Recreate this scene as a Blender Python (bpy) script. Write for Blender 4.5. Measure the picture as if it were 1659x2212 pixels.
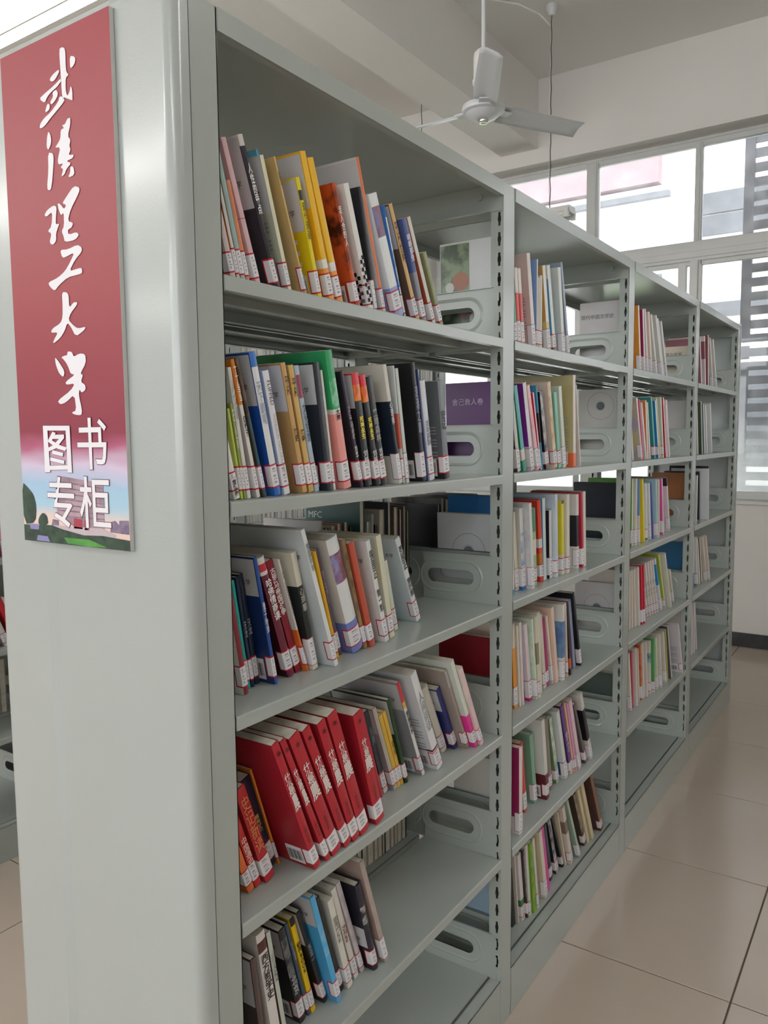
import bpy, bmesh, math, random
from mathutils import Vector, Matrix
C = bpy.context.scene.collection
SC = bpy.context.scene
R = math.radians
for o in list(bpy.data.objects): bpy.data.objects.remove(o)
# ---------------------------------------------------------------- camera, sky, exposure
cd = bpy.data.cameras.new('camera'); cam = bpy.data.objects.new('camera', cd); C.objects.link(cam); SC.camera = cam
cam.location = (-0.77509, -0.77736, 1.43173)
cam.rotation_euler = (R(84.66806), R(0.56754), R(-56.07458))
cd.sensor_fit = 'HORIZONTAL'; cd.sensor_width = 36.0; cd.lens = 1704.455*36.0/1659.0; cd.clip_start = 0.02
w = bpy.data.worlds.new('sky'); SC.world = w; w.use_nodes = True
bg = w.node_tree.nodes['Background']; bg.inputs[0].default_value = (0.93, 0.97, 1.0, 1); bg.inputs[1].default_value = SKY = 5.0
TUBE = 31.0                                   # emission of the fluorescent tubes
SC.view_settings.view_transform = 'Standard'; SC.view_settings.look = 'None'
SC.view_settings.exposure = 0.12; SC.view_settings.gamma = 1.0; SC.view_settings.use_curve_mapping = False
SC.cycles.max_bounces = 8; SC.cycles.diffuse_bounces = 5; SC.cycles.glossy_bounces = 4; SC.cycles.transparent_max_bounces = 12
SC.cycles.caustics_reflective = False; SC.cycles.caustics_refractive = False
SC.cycles.use_denoising = True; SC.cycles.sample_clamp_indirect = 4.0
rnd = random.Random(7)
# ---------------------------------------------------------------- materials
def lin(h): return tuple((v/12.92 if v <= .04045 else ((v+.055)/1.055)**2.4) for v in (int(h[i:i+2], 16)/255 for i in (0, 2, 4)))
MATS = {}
def mat(key, col, rough=.4, spec=.5, metal=0., bump=None, noise=None, coat=0., emit=None, alpha=None):
    if key in MATS: return MATS[key]
    m = bpy.data.materials.new(key); m.use_nodes = True; nt = m.node_tree; b = nt.nodes['Principled BSDF']
    c = lin(col) if isinstance(col, str) else col
    b.inputs['Base Color'].default_value = (*c, 1); b.inputs['Roughness'].default_value = rough
    b.inputs['Specular IOR Level'].default_value = spec; b.inputs['Metallic'].default_value = metal
    if coat: b.inputs['Coat Weight'].default_value = coat; b.inputs['Coat Roughness'].default_value = .17
    if noise or bump: tc = nt.nodes.new('ShaderNodeTexCoord')
    if noise:                                 # (scale, second colour, low, high)
        n = nt.nodes.new('ShaderNodeTexNoise'); n.inputs['Scale'].default_value = noise[0]; n.inputs['Detail'].default_value = 4
        r = nt.nodes.new('ShaderNodeValToRGB'); r.color_ramp.elements[0].position = noise[2]; r.color_ramp.elements[1].position = noise[3]
        r.color_ramp.elements[0].color = (*c, 1); r.color_ramp.elements[1].color = (*(lin(noise[1]) if isinstance(noise[1], str) else noise[1]), 1)
        nt.links.new(tc.outputs['Object'], n.inputs['Vector']); nt.links.new(n.outputs[0], r.inputs[0]); nt.links.new(r.outputs[0], b.inputs['Base Color'])
    if bump:                                  # (scale, strength)
        n2 = nt.nodes.new('ShaderNodeTexNoise'); n2.inputs['Scale'].default_value = bump[0]; n2.inputs['Detail'].default_value = 3
        bp = nt.nodes.new('ShaderNodeBump'); bp.inputs['Strength'].default_value = bump[1]; bp.inputs['Distance'].default_value = .001
        nt.links.new(tc.outputs['Object'], n2.inputs['Vector']); nt.links.new(n2.outputs[0], bp.inputs['Height']); nt.links.new(bp.outputs[0], b.inputs['Normal'])
    if emit: b.inputs['Emission Color'].default_value = (1, .98, .94, 1); b.inputs['Emission Strength'].default_value = emit
    MATS[key] = m; return m
def cmat(spec):                               # printed cover: one ink or a mottled pair 'aaaaaa+bbbbbb'
    a = spec.split('+')
    if len(a) == 1: return mat('ink_'+spec, a[0], .34, .45, noise=(9, tuple(v*.93 for v in lin(a[0])), .35, .7))
    return mat('ink_'+spec, a[0], .34, .45, noise=(26, a[1], .42, .58))
STEEL = mat('grey_enamel', (.405, .445, .422), .22, .5, bump=(420, .05), noise=(1.3, (.39, .43, .405), .3, .7))
PANEL = mat('panel_enamel', (.415, .45, .44), .3, .5, bump=(260, .2), noise=(1.1, (.395, .435, .425), .3, .7), coat=.75)
PAPER = mat('paper_edge', 'e2ddd0', .8, .2, noise=(60, 'cfc8b8', .3, .7))
WHITE = mat('label_white', 'e8e6ea', .5, .3)
RED = mat('label_red', 'c8283c', .5, .3)
DRED = mat('label_dark_red', '9c5258', .5, .3)
BLACK = mat('print_black', '242224', .6, .2)
GREYP = mat('print_grey', 'a09ea4', .6, .2)
PLATE = mat('bookplate', 'c8c8cc', .45, .4)
WALL = mat('white_wall', (.80, .785, .76), .85, .2, noise=(1.5, (.77, .755, .73), .35, .7))
CEIL = mat('white_ceiling', (.82, .805, .78), .9, .2, noise=(.8, (.79, .775, .75), .35, .7))
TILE = mat('beige_tile', (.56, .475, .40), .15, .5, noise=(2.2, (.53, .44, .37), .3, .7), bump=(6, .02))
GROUT = mat('dark_grout', (.16, .13, .11), .9, .2)
FANW = mat('fan_white', (.68, .69, .72), .35, .5)
ALU = mat('white_frame', (.66, .67, .66), .4, .5, noise=(5, (.62, .63, .62), .35, .7))
DARK = mat('dark_base', (.035, .037, .042), .3, .5, noise=(7, (.07, .072, .08), .4, .75))
CHROME = mat('chrome', (.6, .6, .6), .15, .5, metal=1)
WIRE = mat('dark_wire', (.07, .065, .065), .5)
LWIRE = mat('pale_cable', (.78, .78, .76), .6)
TUBEM = mat('lit_tube', (.9, .9, .9), .4, emit=TUBE)
# ---------------------------------------------------------------- mesh helpers
class MB:
    def __init__(s): s.v = []; s.f = []; s.m = []
    def face(s, pts, mi=0):
        b = len(s.v); s.v += [tuple(p) for p in pts]; s.f.append(tuple(range(b, b+len(pts)))); s.m.append(mi)
    def box(s, x0, x1, y0, y1, z0, z1, mi=0):
        b = len(s.v)
        s.v += [(x, y, z) for z in (z0, z1) for y in (y0, y1) for x in (x0, x1)]
        for q in ((0, 2, 3, 1), (4, 5, 7, 6), (0, 1, 5, 4), (2, 6, 7, 3), (0, 4, 6, 2), (1, 3, 7, 5)):
            s.f.append(tuple(b+i for i in q)); s.m.append(mi)
    def prism(s, prof, fn, a, b_, mi=0, caps=True):   # profile (p,q) swept between fn(.,a) and fn(.,b_)
        n = len(prof); b = len(s.v)
        s.v += [fn(p, a) for p in prof]+[fn(p, b_) for p in prof]
        for i in range(n): s.f.append((b+i, b+(i+1) % n, b+n+(i+1) % n, b+n+i)); s.m.append(mi)
        if caps: s.f.append(tuple(b+i for i in reversed(range(n)))); s.m.append(mi); s.f.append(tuple(b+n+i for i in range(n))); s.m.append(mi)
    def tube(s, p0, p1, r0, r1=None, n=12, mi=0):
        r1 = r0 if r1 is None else r1
        p0, p1 = Vector(p0), Vector(p1); d = (p1-p0).normalized(); u = d.orthogonal().normalized(); w_ = d.cross(u)
        ring = lambda p, r: [p+(u*math.cos(2*math.pi*i/n)+w_*math.sin(2*math.pi*i/n))*r for i in range(n)]
        b = len(s.v); s.v += [tuple(q) for q in ring(p0, r0)+ring(p1, r1)]
        for i in range(n): s.f.append((b+i, b+(i+1) % n, b+n+(i+1) % n, b+n+i)); s.m.append(mi)
        s.f.append(tuple(b+i for i in reversed(range(n)))); s.m.append(mi); s.f.append(tuple(b+n+i for i in range(n))); s.m.append(mi)
    def lathe(s, prof, c, n=32, mi=0):         # (r,z) profile round vertical axis through c
        b = len(s.v)
        for r, z in prof: s.v += [(c[0]+r*math.cos(2*math.pi*i/n), c[1]+r*math.sin(2*math.pi*i/n), c[2]+z) for i in range(n)]
        for k in range(len(prof)-1):
            for i in range(n): s.f.append((b+k*n+i, b+k*n+(i+1) % n, b+(k+1)*n+(i+1) % n, b+(k+1)*n+i)); s.m.append(mi)
    def mesh(s, name, mats):
        me = bpy.data.meshes.new(name); me.from_pydata(s.v, [], s.f)
        for m in mats: me.materials.append(m)
        if len(mats) > 1: me.polygons.foreach_set('material_index', s.m)
        me.update(); return me
    def build(s, name, mats, parent=None, loc=None, smooth=False, fix=True):
        if not isinstance(mats, (list, tuple)): mats = [mats]
        me = s.mesh(name, mats)
        if fix:
            bm = bmesh.new(); bm.from_mesh(me); bmesh.ops.recalc_face_normals(bm, faces=bm.faces[:]); bm.to_mesh(me); bm.free()
        if smooth:
            me.polygons.foreach_set('use_smooth', [True]*len(me.polygons))
            if hasattr(me, 'set_sharp_from_angle'): me.set_sharp_from_angle(angle=R(40))
        return link(name, me, parent, loc)
def link(name, data, parent=None, loc=None):
    o = bpy.data.objects.new(name, data); C.objects.link(o)
    if parent: o.parent = parent
    if loc: o.location = loc
    return o
def bevel(o, wd, seg=2):
    m = o.modifiers.new('bevel', 'BEVEL'); m.width = wd; m.segments = seg; m.limit_method = 'ANGLE'; return o
def thing(name, label, cat, loc=(0, 0, 0), group=None):
    o = bpy.data.objects.new(name, None); C.objects.link(o); o.location = loc; o.empty_display_size = .05
    o['label'] = label; o['category'] = cat
    if group: o['group'] = group
    return o
def tag(o, label, cat, group=None, kind=None):
    o['label'] = label; o['category'] = cat
    if group: o['group'] = group
    if kind: o['kind'] = kind
    return o
def struct(o, label=None, cat=None):
    o['kind'] = 'structure'
    if label: o['label'] = label; o['category'] = cat
    return o
def text(name, body, m, size, parent, loc, X, Y, align='CENTER', spacing=1.0, bold=0., sx=1.0):
    cu = bpy.data.curves.new(name, 'FONT'); cu.body = body; cu.size = size; cu.align_x = align; cu.align_y = 'CENTER'
    cu.space_line = spacing; cu.resolution_u = 2; cu.offset = bold; cu.materials.append(m)
    o = link(name, cu, parent)
    X = Vector(X).normalized(); Y = Vector(Y).normalized(); Z = X.cross(Y)
    o.matrix_local = Matrix(((X[0]*sx, Y[0], Z[0], loc[0]), (X[1]*sx, Y[1], Z[1], loc[1]), (X[2]*sx, Y[2], Z[2], loc[2]), (0, 0, 0, 1)))
    return o
# ---------------------------------------------------------------- room shell
XW, H = 4.92, 4.05
X0, Y0, Y1 = -6.6, -4.6, 8.0
mb = MB(); mb.box(X0, XW+.25, Y0, Y1, -.2, -.006); floor = struct(mb.build('floor', GROUT), 'beige polished tile floor with dark thin joints', 'floor')
PT = .612; TX0, TY0 = 1.265, -.447
nx0, nx1, ny0, ny1 = -4, 6, -3, 6
mb = MB(); g = .0022; mb.box(g, PT-g, g, PT-g, -.006, 0)
tile_me = None
for i in range(nx0, nx1):
    for j in range(ny0, ny1):
        if tile_me is None:
            t0 = mb.build('tile', TILE, floor); bevel(t0, .0015, 1); tile_me = t0.data; t0.location = (TX0+i*PT, TY0+j*PT, 0)
        else:
            o = t0.copy(); C.objects.link(o); o.location = (TX0+i*PT, TY0+j*PT, rnd.uniform(-.0004, .0002))
mb = MB()
for i in range(-13, 7):
    for j in range(-7, 14):
        if nx0 <= i < nx1 and ny0 <= j < ny1: continue
        x, y = TX0+i*PT, TY0+j*PT
        xa, xb, ya, yb = max(x+g, X0), min(x+PT-g, XW), max(y+g, Y0), min(y+PT-g, Y1)
        if xb-xa > .02 and yb-ya > .02: mb.box(xa, xb, ya, yb, -.006, 0)
o = mb.build('tile_field', TILE, floor); o['kind'] = 'stuff'
mb = MB(); mb.box(X0, XW+.25, Y0, Y1, H, H+.15)
ceil = struct(mb.build('ceiling', CEIL), 'white plastered ceiling', 'ceiling')
mb = MB(); mb.box(X0, XW, 1.65, 1.95, 3.56, H); mb.box(X0, XW, -2.95, -2.65, 3.56, H); mb.box(X0, XW, 6.25, 6.55, 3.56, H)
o = mb.build('beam', CEIL, ceil)
def wall_part(name, boxes, label):
    mb = MB()
    for b in boxes: mb.box(*b)
    return struct(mb.build(name, WALL), label, 'wall')
SILL, HEAD = .967, 3.455
OPEN = [(-4.0, 2.62), (3.2, 7.6)]
bx = [(XW, XW+.25, Y0, Y1, 0, SILL), (XW, XW+.25, Y0, Y1, HEAD, H)]
edges = [Y0]+[e for p in OPEN for e in p]+[Y1]
for k in range(0, len(edges), 2): bx.append((XW, XW+.25, edges[k], edges[k+1], SILL, HEAD))
wall_part('wall_back', bx, 'white window wall behind the bookcases')
wall_part('wall_left', [(X0, XW+.25, Y1, Y1+.2, 0, H)], 'white side wall beyond the second bookcase')
wall_part('wall_right', [(X0, XW+.25, Y0-.25, Y0, 0, H)], 'white side wall along the aisle')
bx = [(X0-.25, X0, Y0, Y1, 0, SILL), (X0-.25, X0, Y0, Y1, HEAD, H)]
for k in range(0, len(edges), 2): bx.append((X0-.25, X0, edges[k], edges[k+1], SILL, HEAD))
wall_part('wall_front', bx, 'white wall at the near end of the room with added window openings')  # window openings in this wall are added for daylight from behind
mb = MB(); mb.box(XW-.014, XW, Y0, Y1, .004, .1)
struct(bevel(mb.build('baseboard_back', DARK), .003), 'black marbled skirting under the window wall', 'baseboard')
mb = MB(); mb.box(XW-.012, XW+.2, OPEN[0][0], OPEN[0][1], SILL, SILL+.022)
struct(bevel(mb.build('trim_1', mat('sill_paint', (.74, .73, .71), .5)), .004), 'white window sill ledge', 'sill')
mb = MB(); mb.box(XW-.012, XW+.2, OPEN[1][0], OPEN[1][1], SILL, SILL+.022)
struct(bevel(mb.build('trim_2', MATS['sill_paint']), .004), 'white window sill ledge of the far window', 'sill')
# window glass: clear pane with faint reflection and some dust
gm = bpy.data.materials.new('window_glass'); gm.use_nodes = True; nt = gm.node_tree; nt.nodes.clear()
out = nt.nodes.new('ShaderNodeOutputMaterial'); tr = nt.nodes.new('ShaderNodeBsdfTransparent'); gl = nt.nodes.new('ShaderNodeBsdfGlossy'); gl.inputs['Roughness'].default_value = .02
fr = nt.nodes.new('ShaderNodeFresnel'); fr.inputs[0].default_value = 1.45; mx = nt.nodes.new('ShaderNodeMixShader')
df = nt.nodes.new('ShaderNodeBsdfTranslucent'); df.inputs[0].default_value = (.85, .86, .86, 1); mx2 = nt.nodes.new('ShaderNodeMixShader')
tc = nt.nodes.new('ShaderNodeTexCoord'); nz = nt.nodes.new('ShaderNodeTexNoise'); nz.inputs['Scale'].default_value = 9; nz.inputs['Detail'].default_value = 6
mr = nt.nodes.new('ShaderNodeMapRange'); mr.inputs[1].default_value = .45; mr.inputs[2].default_value = .85; mr.inputs[3].default_value = .03; mr.inputs[4].default_value = .16
sp = nt.nodes.new('ShaderNodeSeparateXYZ'); mr2 = nt.nodes.new('ShaderNodeMapRange'); mr2.inputs[1].default_value = 1.0; mr2.inputs[2].default_value = 1.55; mr2.inputs[3].default_value = .62; mr2.inputs[4].default_value = 0.
ad = nt.nodes.new('ShaderNodeMath'); ad.operation = 'ADD'; ad.use_clamp = True
L = nt.links.new
L(tc.outputs['Object'], nz.inputs['Vector']); L(nz.outputs[0], mr.inputs[0]); L(tc.outputs['Object'], sp.inputs[0]); L(sp.outputs[2], mr2.inputs[0])
L(mr.outputs[0], ad.inputs[0]); L(mr2.outputs[0], ad.inputs[1]); L(ad.outputs[0], mx2.inputs[0]); L(tr.outputs[0], mx2.inputs[1]); L(df.outputs[0], mx2.inputs[2])
L(fr.outputs[0], mx.inputs[0]); L(mx2.outputs[0], mx.inputs[1]); L(gl.outputs[0], mx.inputs[2]); L(mx.outputs[0], out.inputs[0])
GLASS = gm
XF0, XF1 = 5.085, 5.135
ZB, ZT = SILL+.022, HEAD
def window(k, ya, yb, muls, label):
    win = bpy.data.objects.new('window_%d' % k, None); C.objects.link(win); struct(win, label, 'window')
    mb = MB(); mb.box(XF0, XF1, ya, yb, ZT-.055, ZT); mb.box(XF0-.008, XF1, ya, yb, ZT-.02, ZT); mb.box(XF0, XF1, ya, yb, ZB, ZB+.055); mb.box(XF0, XF1, ya, ya+.05, ZB, ZT); mb.box(XF0, XF1, yb-.05, yb, ZB, ZT)
    bevel(mb.build('frame', ALU, win), .004)
    mb = MB(); mb.box(XF0-.012, XF1, ya, yb, 2.633, 2.768); mb.box(XF0-.02, XF1, ya, yb, 2.655, 2.70)
    bevel(mb.build('transom', ALU, win), .004)
    ys = [ya]
    for (m0, m1) in muls:
        mb = MB(); mb.box(XF0-.011, XF1, m0, m1, 2.766, ZT-.03); mb.box(XF0-.018, XF1, m0+.012, m0+.026, 2.766, ZT-.03)
        bevel(mb.build('mullion', ALU, win), .004)
        ys += [m0, m1]
        mb = MB(); mb.box(XF0-.012, XF1, m0+.012, m1+.02, ZB, 2.64); bevel(mb.build('lower_mullion', ALU, win), .004)
    ys.append(yb)
    for q in range(0, len(ys), 2):
        a, b = ys[q], ys[q+1]
        mb = MB(); mb.box(5.108, 5.112, a-.01, b+.01, 2.76, ZT-.05); mb.build('pane', GLASS, win)
        mb = MB(); mb.box(5.108, 5.112, a-.01, b+.02, ZB+.05, 2.64); mb.build('lower_pane', GLASS, win)
        mb = MB(); mb.box(5.09, 5.125, a+.045, a+.085, ZB+.05, 2.64); mb.box(5.09, 5.125, a, b, 2.605, 2.64)
        bevel(mb.build('sash', ALU, win), .003)
    return win
muls = []
for n in range(-3, 2): muls += [(1.244+n*1.5, 1.331+n*1.5), (.519+n*1.5, .565+n*1.5)]
muls = sorted(m for m in muls if -3.9 < m[0] < 2.5)
wn = window(1, OPEN[0][0], OPEN[0][1], muls, 'white aluminium window with transom behind the bookcases')
mb = MB(); mb.box(5.09, 5.125, .508, .557, ZB+.05, 2.64); bevel(mb.build('sash_stile', ALU, wn), .003)
mb = MB(); mb.box(5.088, 5.135, .613, .666, ZB+.05, 2.64); bevel(mb.build('sash_stile', ALU, wn), .003)
window(2, OPEN[1][0], OPEN[1][1], [(3.9+n*.75, 3.95+n*.75) for n in range(0, 5)], 'white aluminium window beyond the ceiling beam')
for k, (ya, yb) in enumerate(OPEN):        # unseen windows behind the viewer, added to bring in level daylight
    win = bpy.data.objects.new('window_%d' % (3+k), None); C.objects.link(win); struct(win, 'unseen white aluminium window added for daylight at the near end, '+('aisle side', 'far side')[k], 'window')
    mb = MB(); xa, xb = X0-.2, X0-.15
    mb.box(xa, xb, ya, yb, ZT-.06, ZT); mb.box(xa, xb, ya, yb, ZB-.02, ZB+.05); mb.box(xa, xb, ya, yb, 2.633, 2.768)
    y = ya
    while y <= yb: mb.box(xa, xb, y-.03, y+.03, ZB, ZT); y += (yb-ya)/round((yb-ya)/.85)
    mb.build('frame', ALU, win)
    mb = MB(); mb.box(xa+.02, xa+.024, ya, yb, ZB, ZT); mb.build('pane', GLASS, win)
mb = MB(); mb.box(-40, X0-.3, -25, 40, -.6, -.4)
struct(mb.build('ground_near', mat('paving_outside', (.78, .78, .76), .9)), 'pale paving outside the added near windows', 'ground')
# ---------------------------------------------------------------- outdoors
mb = MB(); mb.box(5.2, 40, -25, 40, -.6, -.4)
struct(mb.build('ground', mat('paving_outside', (.78, .78, .76), .9)), 'pale paving outside the windows', 'ground')
bld = thing('building', 'white building with grey windows and pink eaves seen through the windows', 'building', (12, 3, -.4))
FAC = mat('white_facade', (.82, .82, .82), .9); PINK = mat('pink_render', (.26, .175, .19), .9, noise=(1.5, (.30, .24, .25), .3, .7)); GWIN = mat('grey_window', (.06, .065, .075), .3, noise=(1.2, (.12, .125, .14), .35, .7))
GFR = mat('window_band', (.14, .145, .16), .5)
mb = MB(); mb.box(0, 7, -14, 16, 0, 7.5); mb.build('wall', FAC, bld)
mb = MB(); mb.box(-.2, .05, -.36, 16, 5.66, 6.9); mb.build('pink_eave', PINK, bld)
mb = MB(); mb.box(-.12, 0, -.5, 16, 5.46, 5.54); mb.build('ledge', GFR, bld)
for (zz0, zz1) in ((5.1, 5.4), (4.79, 5.07), (3.59, 3.8)):
    for q in range(6):
        y1 = -.95-q*1.1
        mb = MB(); mb.box(-.06, 0, y1-1.02, y1, zz0, zz1); fr_ = mb.build('window', GWIN, bld)
for q in range(5):
    mb = MB(); mb.box(-.06, 0, -.95-q*1.5-1.3, -.95-q*1.5, 1.4, 2.9); f_ = mb.build('window', GWIN, bld)
    mb = MB(); mb.box(-.09, -.06, -.95-q*1.5-.68, -.95-q*1.5-.62, 1.4, 2.9); mb.build('glazing_bar', FAC, f_)
lou = thing('louvre_vent', 'white louvred vent on the building wall outside', 'vent', (11.38, 3.0, 3.6))
mb = MB(); mb.box(0, .6, -.62, .62, -.5, .5); mb.build('frame', FAC, lou)
for q in range(8):
    mb = MB(); mb.box(-.04, 0, -.56, .56, -.46+q*.12, -.40+q*.12); mb.build('slat', GFR, lou)
# slatted metal screen just outside the window
scr = thing('slatted_screen', 'dark grey slatted metal screen outside the window, right of the bookcase', 'screen', (5.7, -1.2, 0))
SLAT = mat('screen_metal', (.10, .10, .115), .5, noise=(4, (.14, .14, .16), .35, .7))
mb = MB(); mb.box(0, .04, 1.49, 1.56, -.4, 3.75); mb.build('post', SLAT, scr)
mb = MB(); mb.box(0, .04, 0, .06, -.4, 3.75); mb.build('post', SLAT, scr)
first = None
for q in range(42):
    if first is None:
        mb = MB(); mb.box(.005, .03, .03, 1.52, 0, .062); first = mb.build('slat', SLAT, scr); o = first
    else: o = first.copy(); C.objects.link(o)
    o.location = (0, 0, 3.55-.1025*q)
# bushes outside
LEAF = mat('bush_leaf', (.20, .36, .07), .6, noise=(5, (.40, .52, .15), .35, .65))
def bush(loc, rad, n, label, seed):
    rr = random.Random(seed); t = thing('bush', label, 'bush', loc, 'bushes outside the windows')
    mb = MB()
    for _ in range(n):
        d = Vector((rr.gauss(0, 1), rr.gauss(0, 1), rr.gauss(0, 1))).normalized()*rad*rr.uniform(.55, 1); d.z = abs(d.z)*1.1+.05
        u = Vector((rr.gauss(0, 1), rr.gauss(0, 1), rr.gauss(0, 1))).normalized(); v = u.orthogonal().normalized(); s_ = rr.uniform(.05, .11)
        mb.face([d-u*s_, d+v*s_*.45, d+u*s_, d-v*s_*.45])
    mb.build('foliage', LEAF, t, fix=False)['kind'] = 'stuff'
    mb = MB()
    for a in range(5): mb.tube((0, 0, -.1), (math.cos(a*1.3)*rad*.4, math.sin(a*1.3)*rad*.4, rad*.8), .03, .012, 6)
    mb.build('stem', mat('bark', (.12, .08, .05), .9), t)
bush((8.4, 4.2, -.4), 1.3, 2600, 'green bush outside behind the second bay of shelves', 1)
bush((9.3, 1.9, -.4), 1.2, 2600, 'green bush outside behind the third bay of shelves', 2)
bush((7.9, -.5, -.4), 1.4, 2600, 'green bush outside behind the slatted screen', 3)
# ---------------------------------------------------------------- bookcases
P, TU, D = .92, .058, .44
ZS = {2: 1.6521, 3: 1.3466, 4: 1.0436, 5: .7352, 6: .4307}
ZTOP, ZBASE = 1.9901, .1228
HOLEM = mat('dark_hollow', (.02, .02, .02), .9)
def hole_plate(mb, fn, outer, hole, depth, mi=0):
    """flat plate between a rectangle and a hole outline of the same vertex count, with the hole's reveal"""
    n = len(hole); b = len(mb.v)
    mb.v += [fn(p[0], p[1], 0) for p in outer]+[fn(p[0], p[1], 0) for p in hole]+[fn(p[0], p[1], depth) for p in hole]
    for i in range(n):
        j = (i+1) % n
        mb.f.append((b+i, b+j, b+n+j, b+n+i)); mb.m.append(mi); mb.f.append((b+n+i, b+n+j, b+2*n+j, b+2*n+i)); mb.m.append(mi)
def rect_pts(x0, x1, y0, y1, hole):
    """a point of the rectangle's rim for every hole vertex, corners included"""
    cx = sum(p[0] for p in hole)/len(hole); cy = sum(p[1] for p in hole)/len(hole); out_ = []
    for p in hole:
        dx, dy = p[0]-cx, p[1]-cy
        kx = ((x1-cx) if dx > 0 else (cx-x0))/max(abs(dx), 1e-9); ky = ((y1-cy) if dy > 0 else (cy-y0))/max(abs(dy), 1e-9); k_ = min(kx, ky)
        out_.append([cx+dx*k_, cy+dy*k_])
    for c in ((x0, y0), (x1, y0), (x1, y1), (x0, y1)):
        i = min(range(len(out_)), key=lambda i: (out_[i][0]-c[0])**2+(out_[i][1]-c[1])**2); out_[i] = list(c)
    return [tuple(p) for p in out_]
SLOT = [(-.0027, -.0148), (.0027, -.0148), (.003, -.006), (.0043, -.004), (.0043, .004), (.003, .006), (.0027, .0148), (-.0027, .0148), (-.003, .006), (-.0043, .004), (-.0043, -.004), (-.003, -.006)]
PITCH = .04357
def post_mesh(front, TU=TU):
    """C post, front flange at y=0; slotted web on the -x side"""
    s = 1 if front else -1; mb = MB(); yb = .031*s
    def fl(y): return y*s
    mb.box(-TU, 0, min(0, .002*s), max(0, .002*s), 0, ZTOP)
    mb.box(-.0015, 0, min(0, yb), max(0, yb), 0, ZTOP)
    mb.box(-TU+.003, -.003, min(yb-.0015*s, yb), max(yb-.0015*s, yb), 0, ZTOP)
    fn = lambda p, q, d_: (-TU+d_, p*s, q)
    z = .17; zs_ = []
    while z < ZTOP-.06: zs_.append(z); z += PITCH
    mb.face([fn(0, 0, 0), fn(.031, 0, 0), fn(.031, zs_[0]-PITCH/2, 0), fn(0, zs_[0]-PITCH/2, 0)])
    for z in zs_:
        h_ = [(p[0]+.0105, p[1]+z) for p in SLOT]
        hole_plate(mb, fn, rect_pts(0, .031, z-PITCH/2, z+PITCH/2, h_), h_, .0018)
    zt = zs_[-1]+PITCH/2
    mb.face([fn(0, zt, 0), fn(.031, zt, 0), fn(.031, ZTOP, 0), fn(0, ZTOP, 0)])
    return mb.mesh('upright', [STEEL])
def bracket_mesh(side):
    """shelf end plate with slotted hand hole and pressed ring; side -1: plate at the right end of a bay"""
    mb = MB(); n = 28; yc, zc, hw, r = .135, .0585, .046, .0165
    st = lambda rr: [(yc+(hw if math.cos(2*math.pi*i/n) > 0 else -hw)+rr*math.cos(2*math.pi*i/n), zc+rr*math.sin(2*math.pi*i/n)) for i in range(n)]
    # keep outline monotone: stadium
    def stad(rr):
        o_ = []
        for i in range(n):
            a = -math.pi/2+math.pi*i/(n//2-1) if i < n//2 else math.pi/2+math.pi*(i-n//2)/(n//2-1)
            o_.append((yc+(hw if i < n//2 else -hw)+rr*math.cos(a), zc+rr*math.sin(a)))
        return o_
    hole = stad(r); r1 = stad(r+.016); r2 = stad(r+.020); r3 = stad(r+.024)
    outer = rect_pts(.0128, .229, 0, .114, r3)
    X = lambda d_: d_*side
    b = len(mb.v)
    rings = [(outer, 0), (r3, 0), (r2, .0012), (r1, 0), (hole, 0), (hole, .0015)]
    for pts, d_ in rings: mb.v += [(X(d_), p[0], p[1]) for p in pts]
    for k in range(len(rings)-1):
        for i in range(n):
            j = (i+1) % n; mb.f.append((b+k*n+i, b+k*n+j, b+(k+1)*n+j, b+(k+1)*n+i)); mb.m.append(0)
    mb.box(min(X(0), X(.004)), max(X(0), X(.004)), .024, .229, .1125, .114)
    # hooks in the slots
    for zz in (.008, .0515, .095): mb.box(min(X(-.0012), X(.0006)), max(X(-.0012), X(.0006)), .0105, .0135, zz-.012, zz+.006)
    return mb.mesh('bracket', [STEEL])
def shelf_mesh():
    L_ = P-TU; mb = MB(); x0, x1 = .0015, L_-.0015; dp = .213
    r = .0028; arc = [(-.002+r-r*math.sin(math.pi/2*k/4), -r+r*math.cos(math.pi/2*k/4)) for k in range(5)]
    mb.prism([(dp, 0)]+arc+[(-.002, -.0206), (-.0005, -.0206), (-.0005, -.0028), (.0008, -.0015), (dp, -.0015)], lambda p, s_: (s_, p[0], p[1]), x0, x1)
    mb.box(x0, x1, -.001, .012, -.0206, -.0192); mb.box(x0, x1, .0105, .012, -.0206, -.012)
    mb.box(x0, x1, dp-.0015, dp, -.0206, 0); mb.box(x0, x1, dp-.012, dp, -.0206, -.0192)
    mb.box(x0, x0+.0012, 0, dp, -.0195, 0); mb.box(x1-.0012, x1, 0, dp, -.0195, 0)
    mb.box(x0+.01, x1-.01, .105, .1065, -.014, -.0015); mb.box(x0+.01, x1-.01, .1065, .125, -.014, -.013)
    return mb.mesh('shelf_board', [STEEL])
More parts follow.
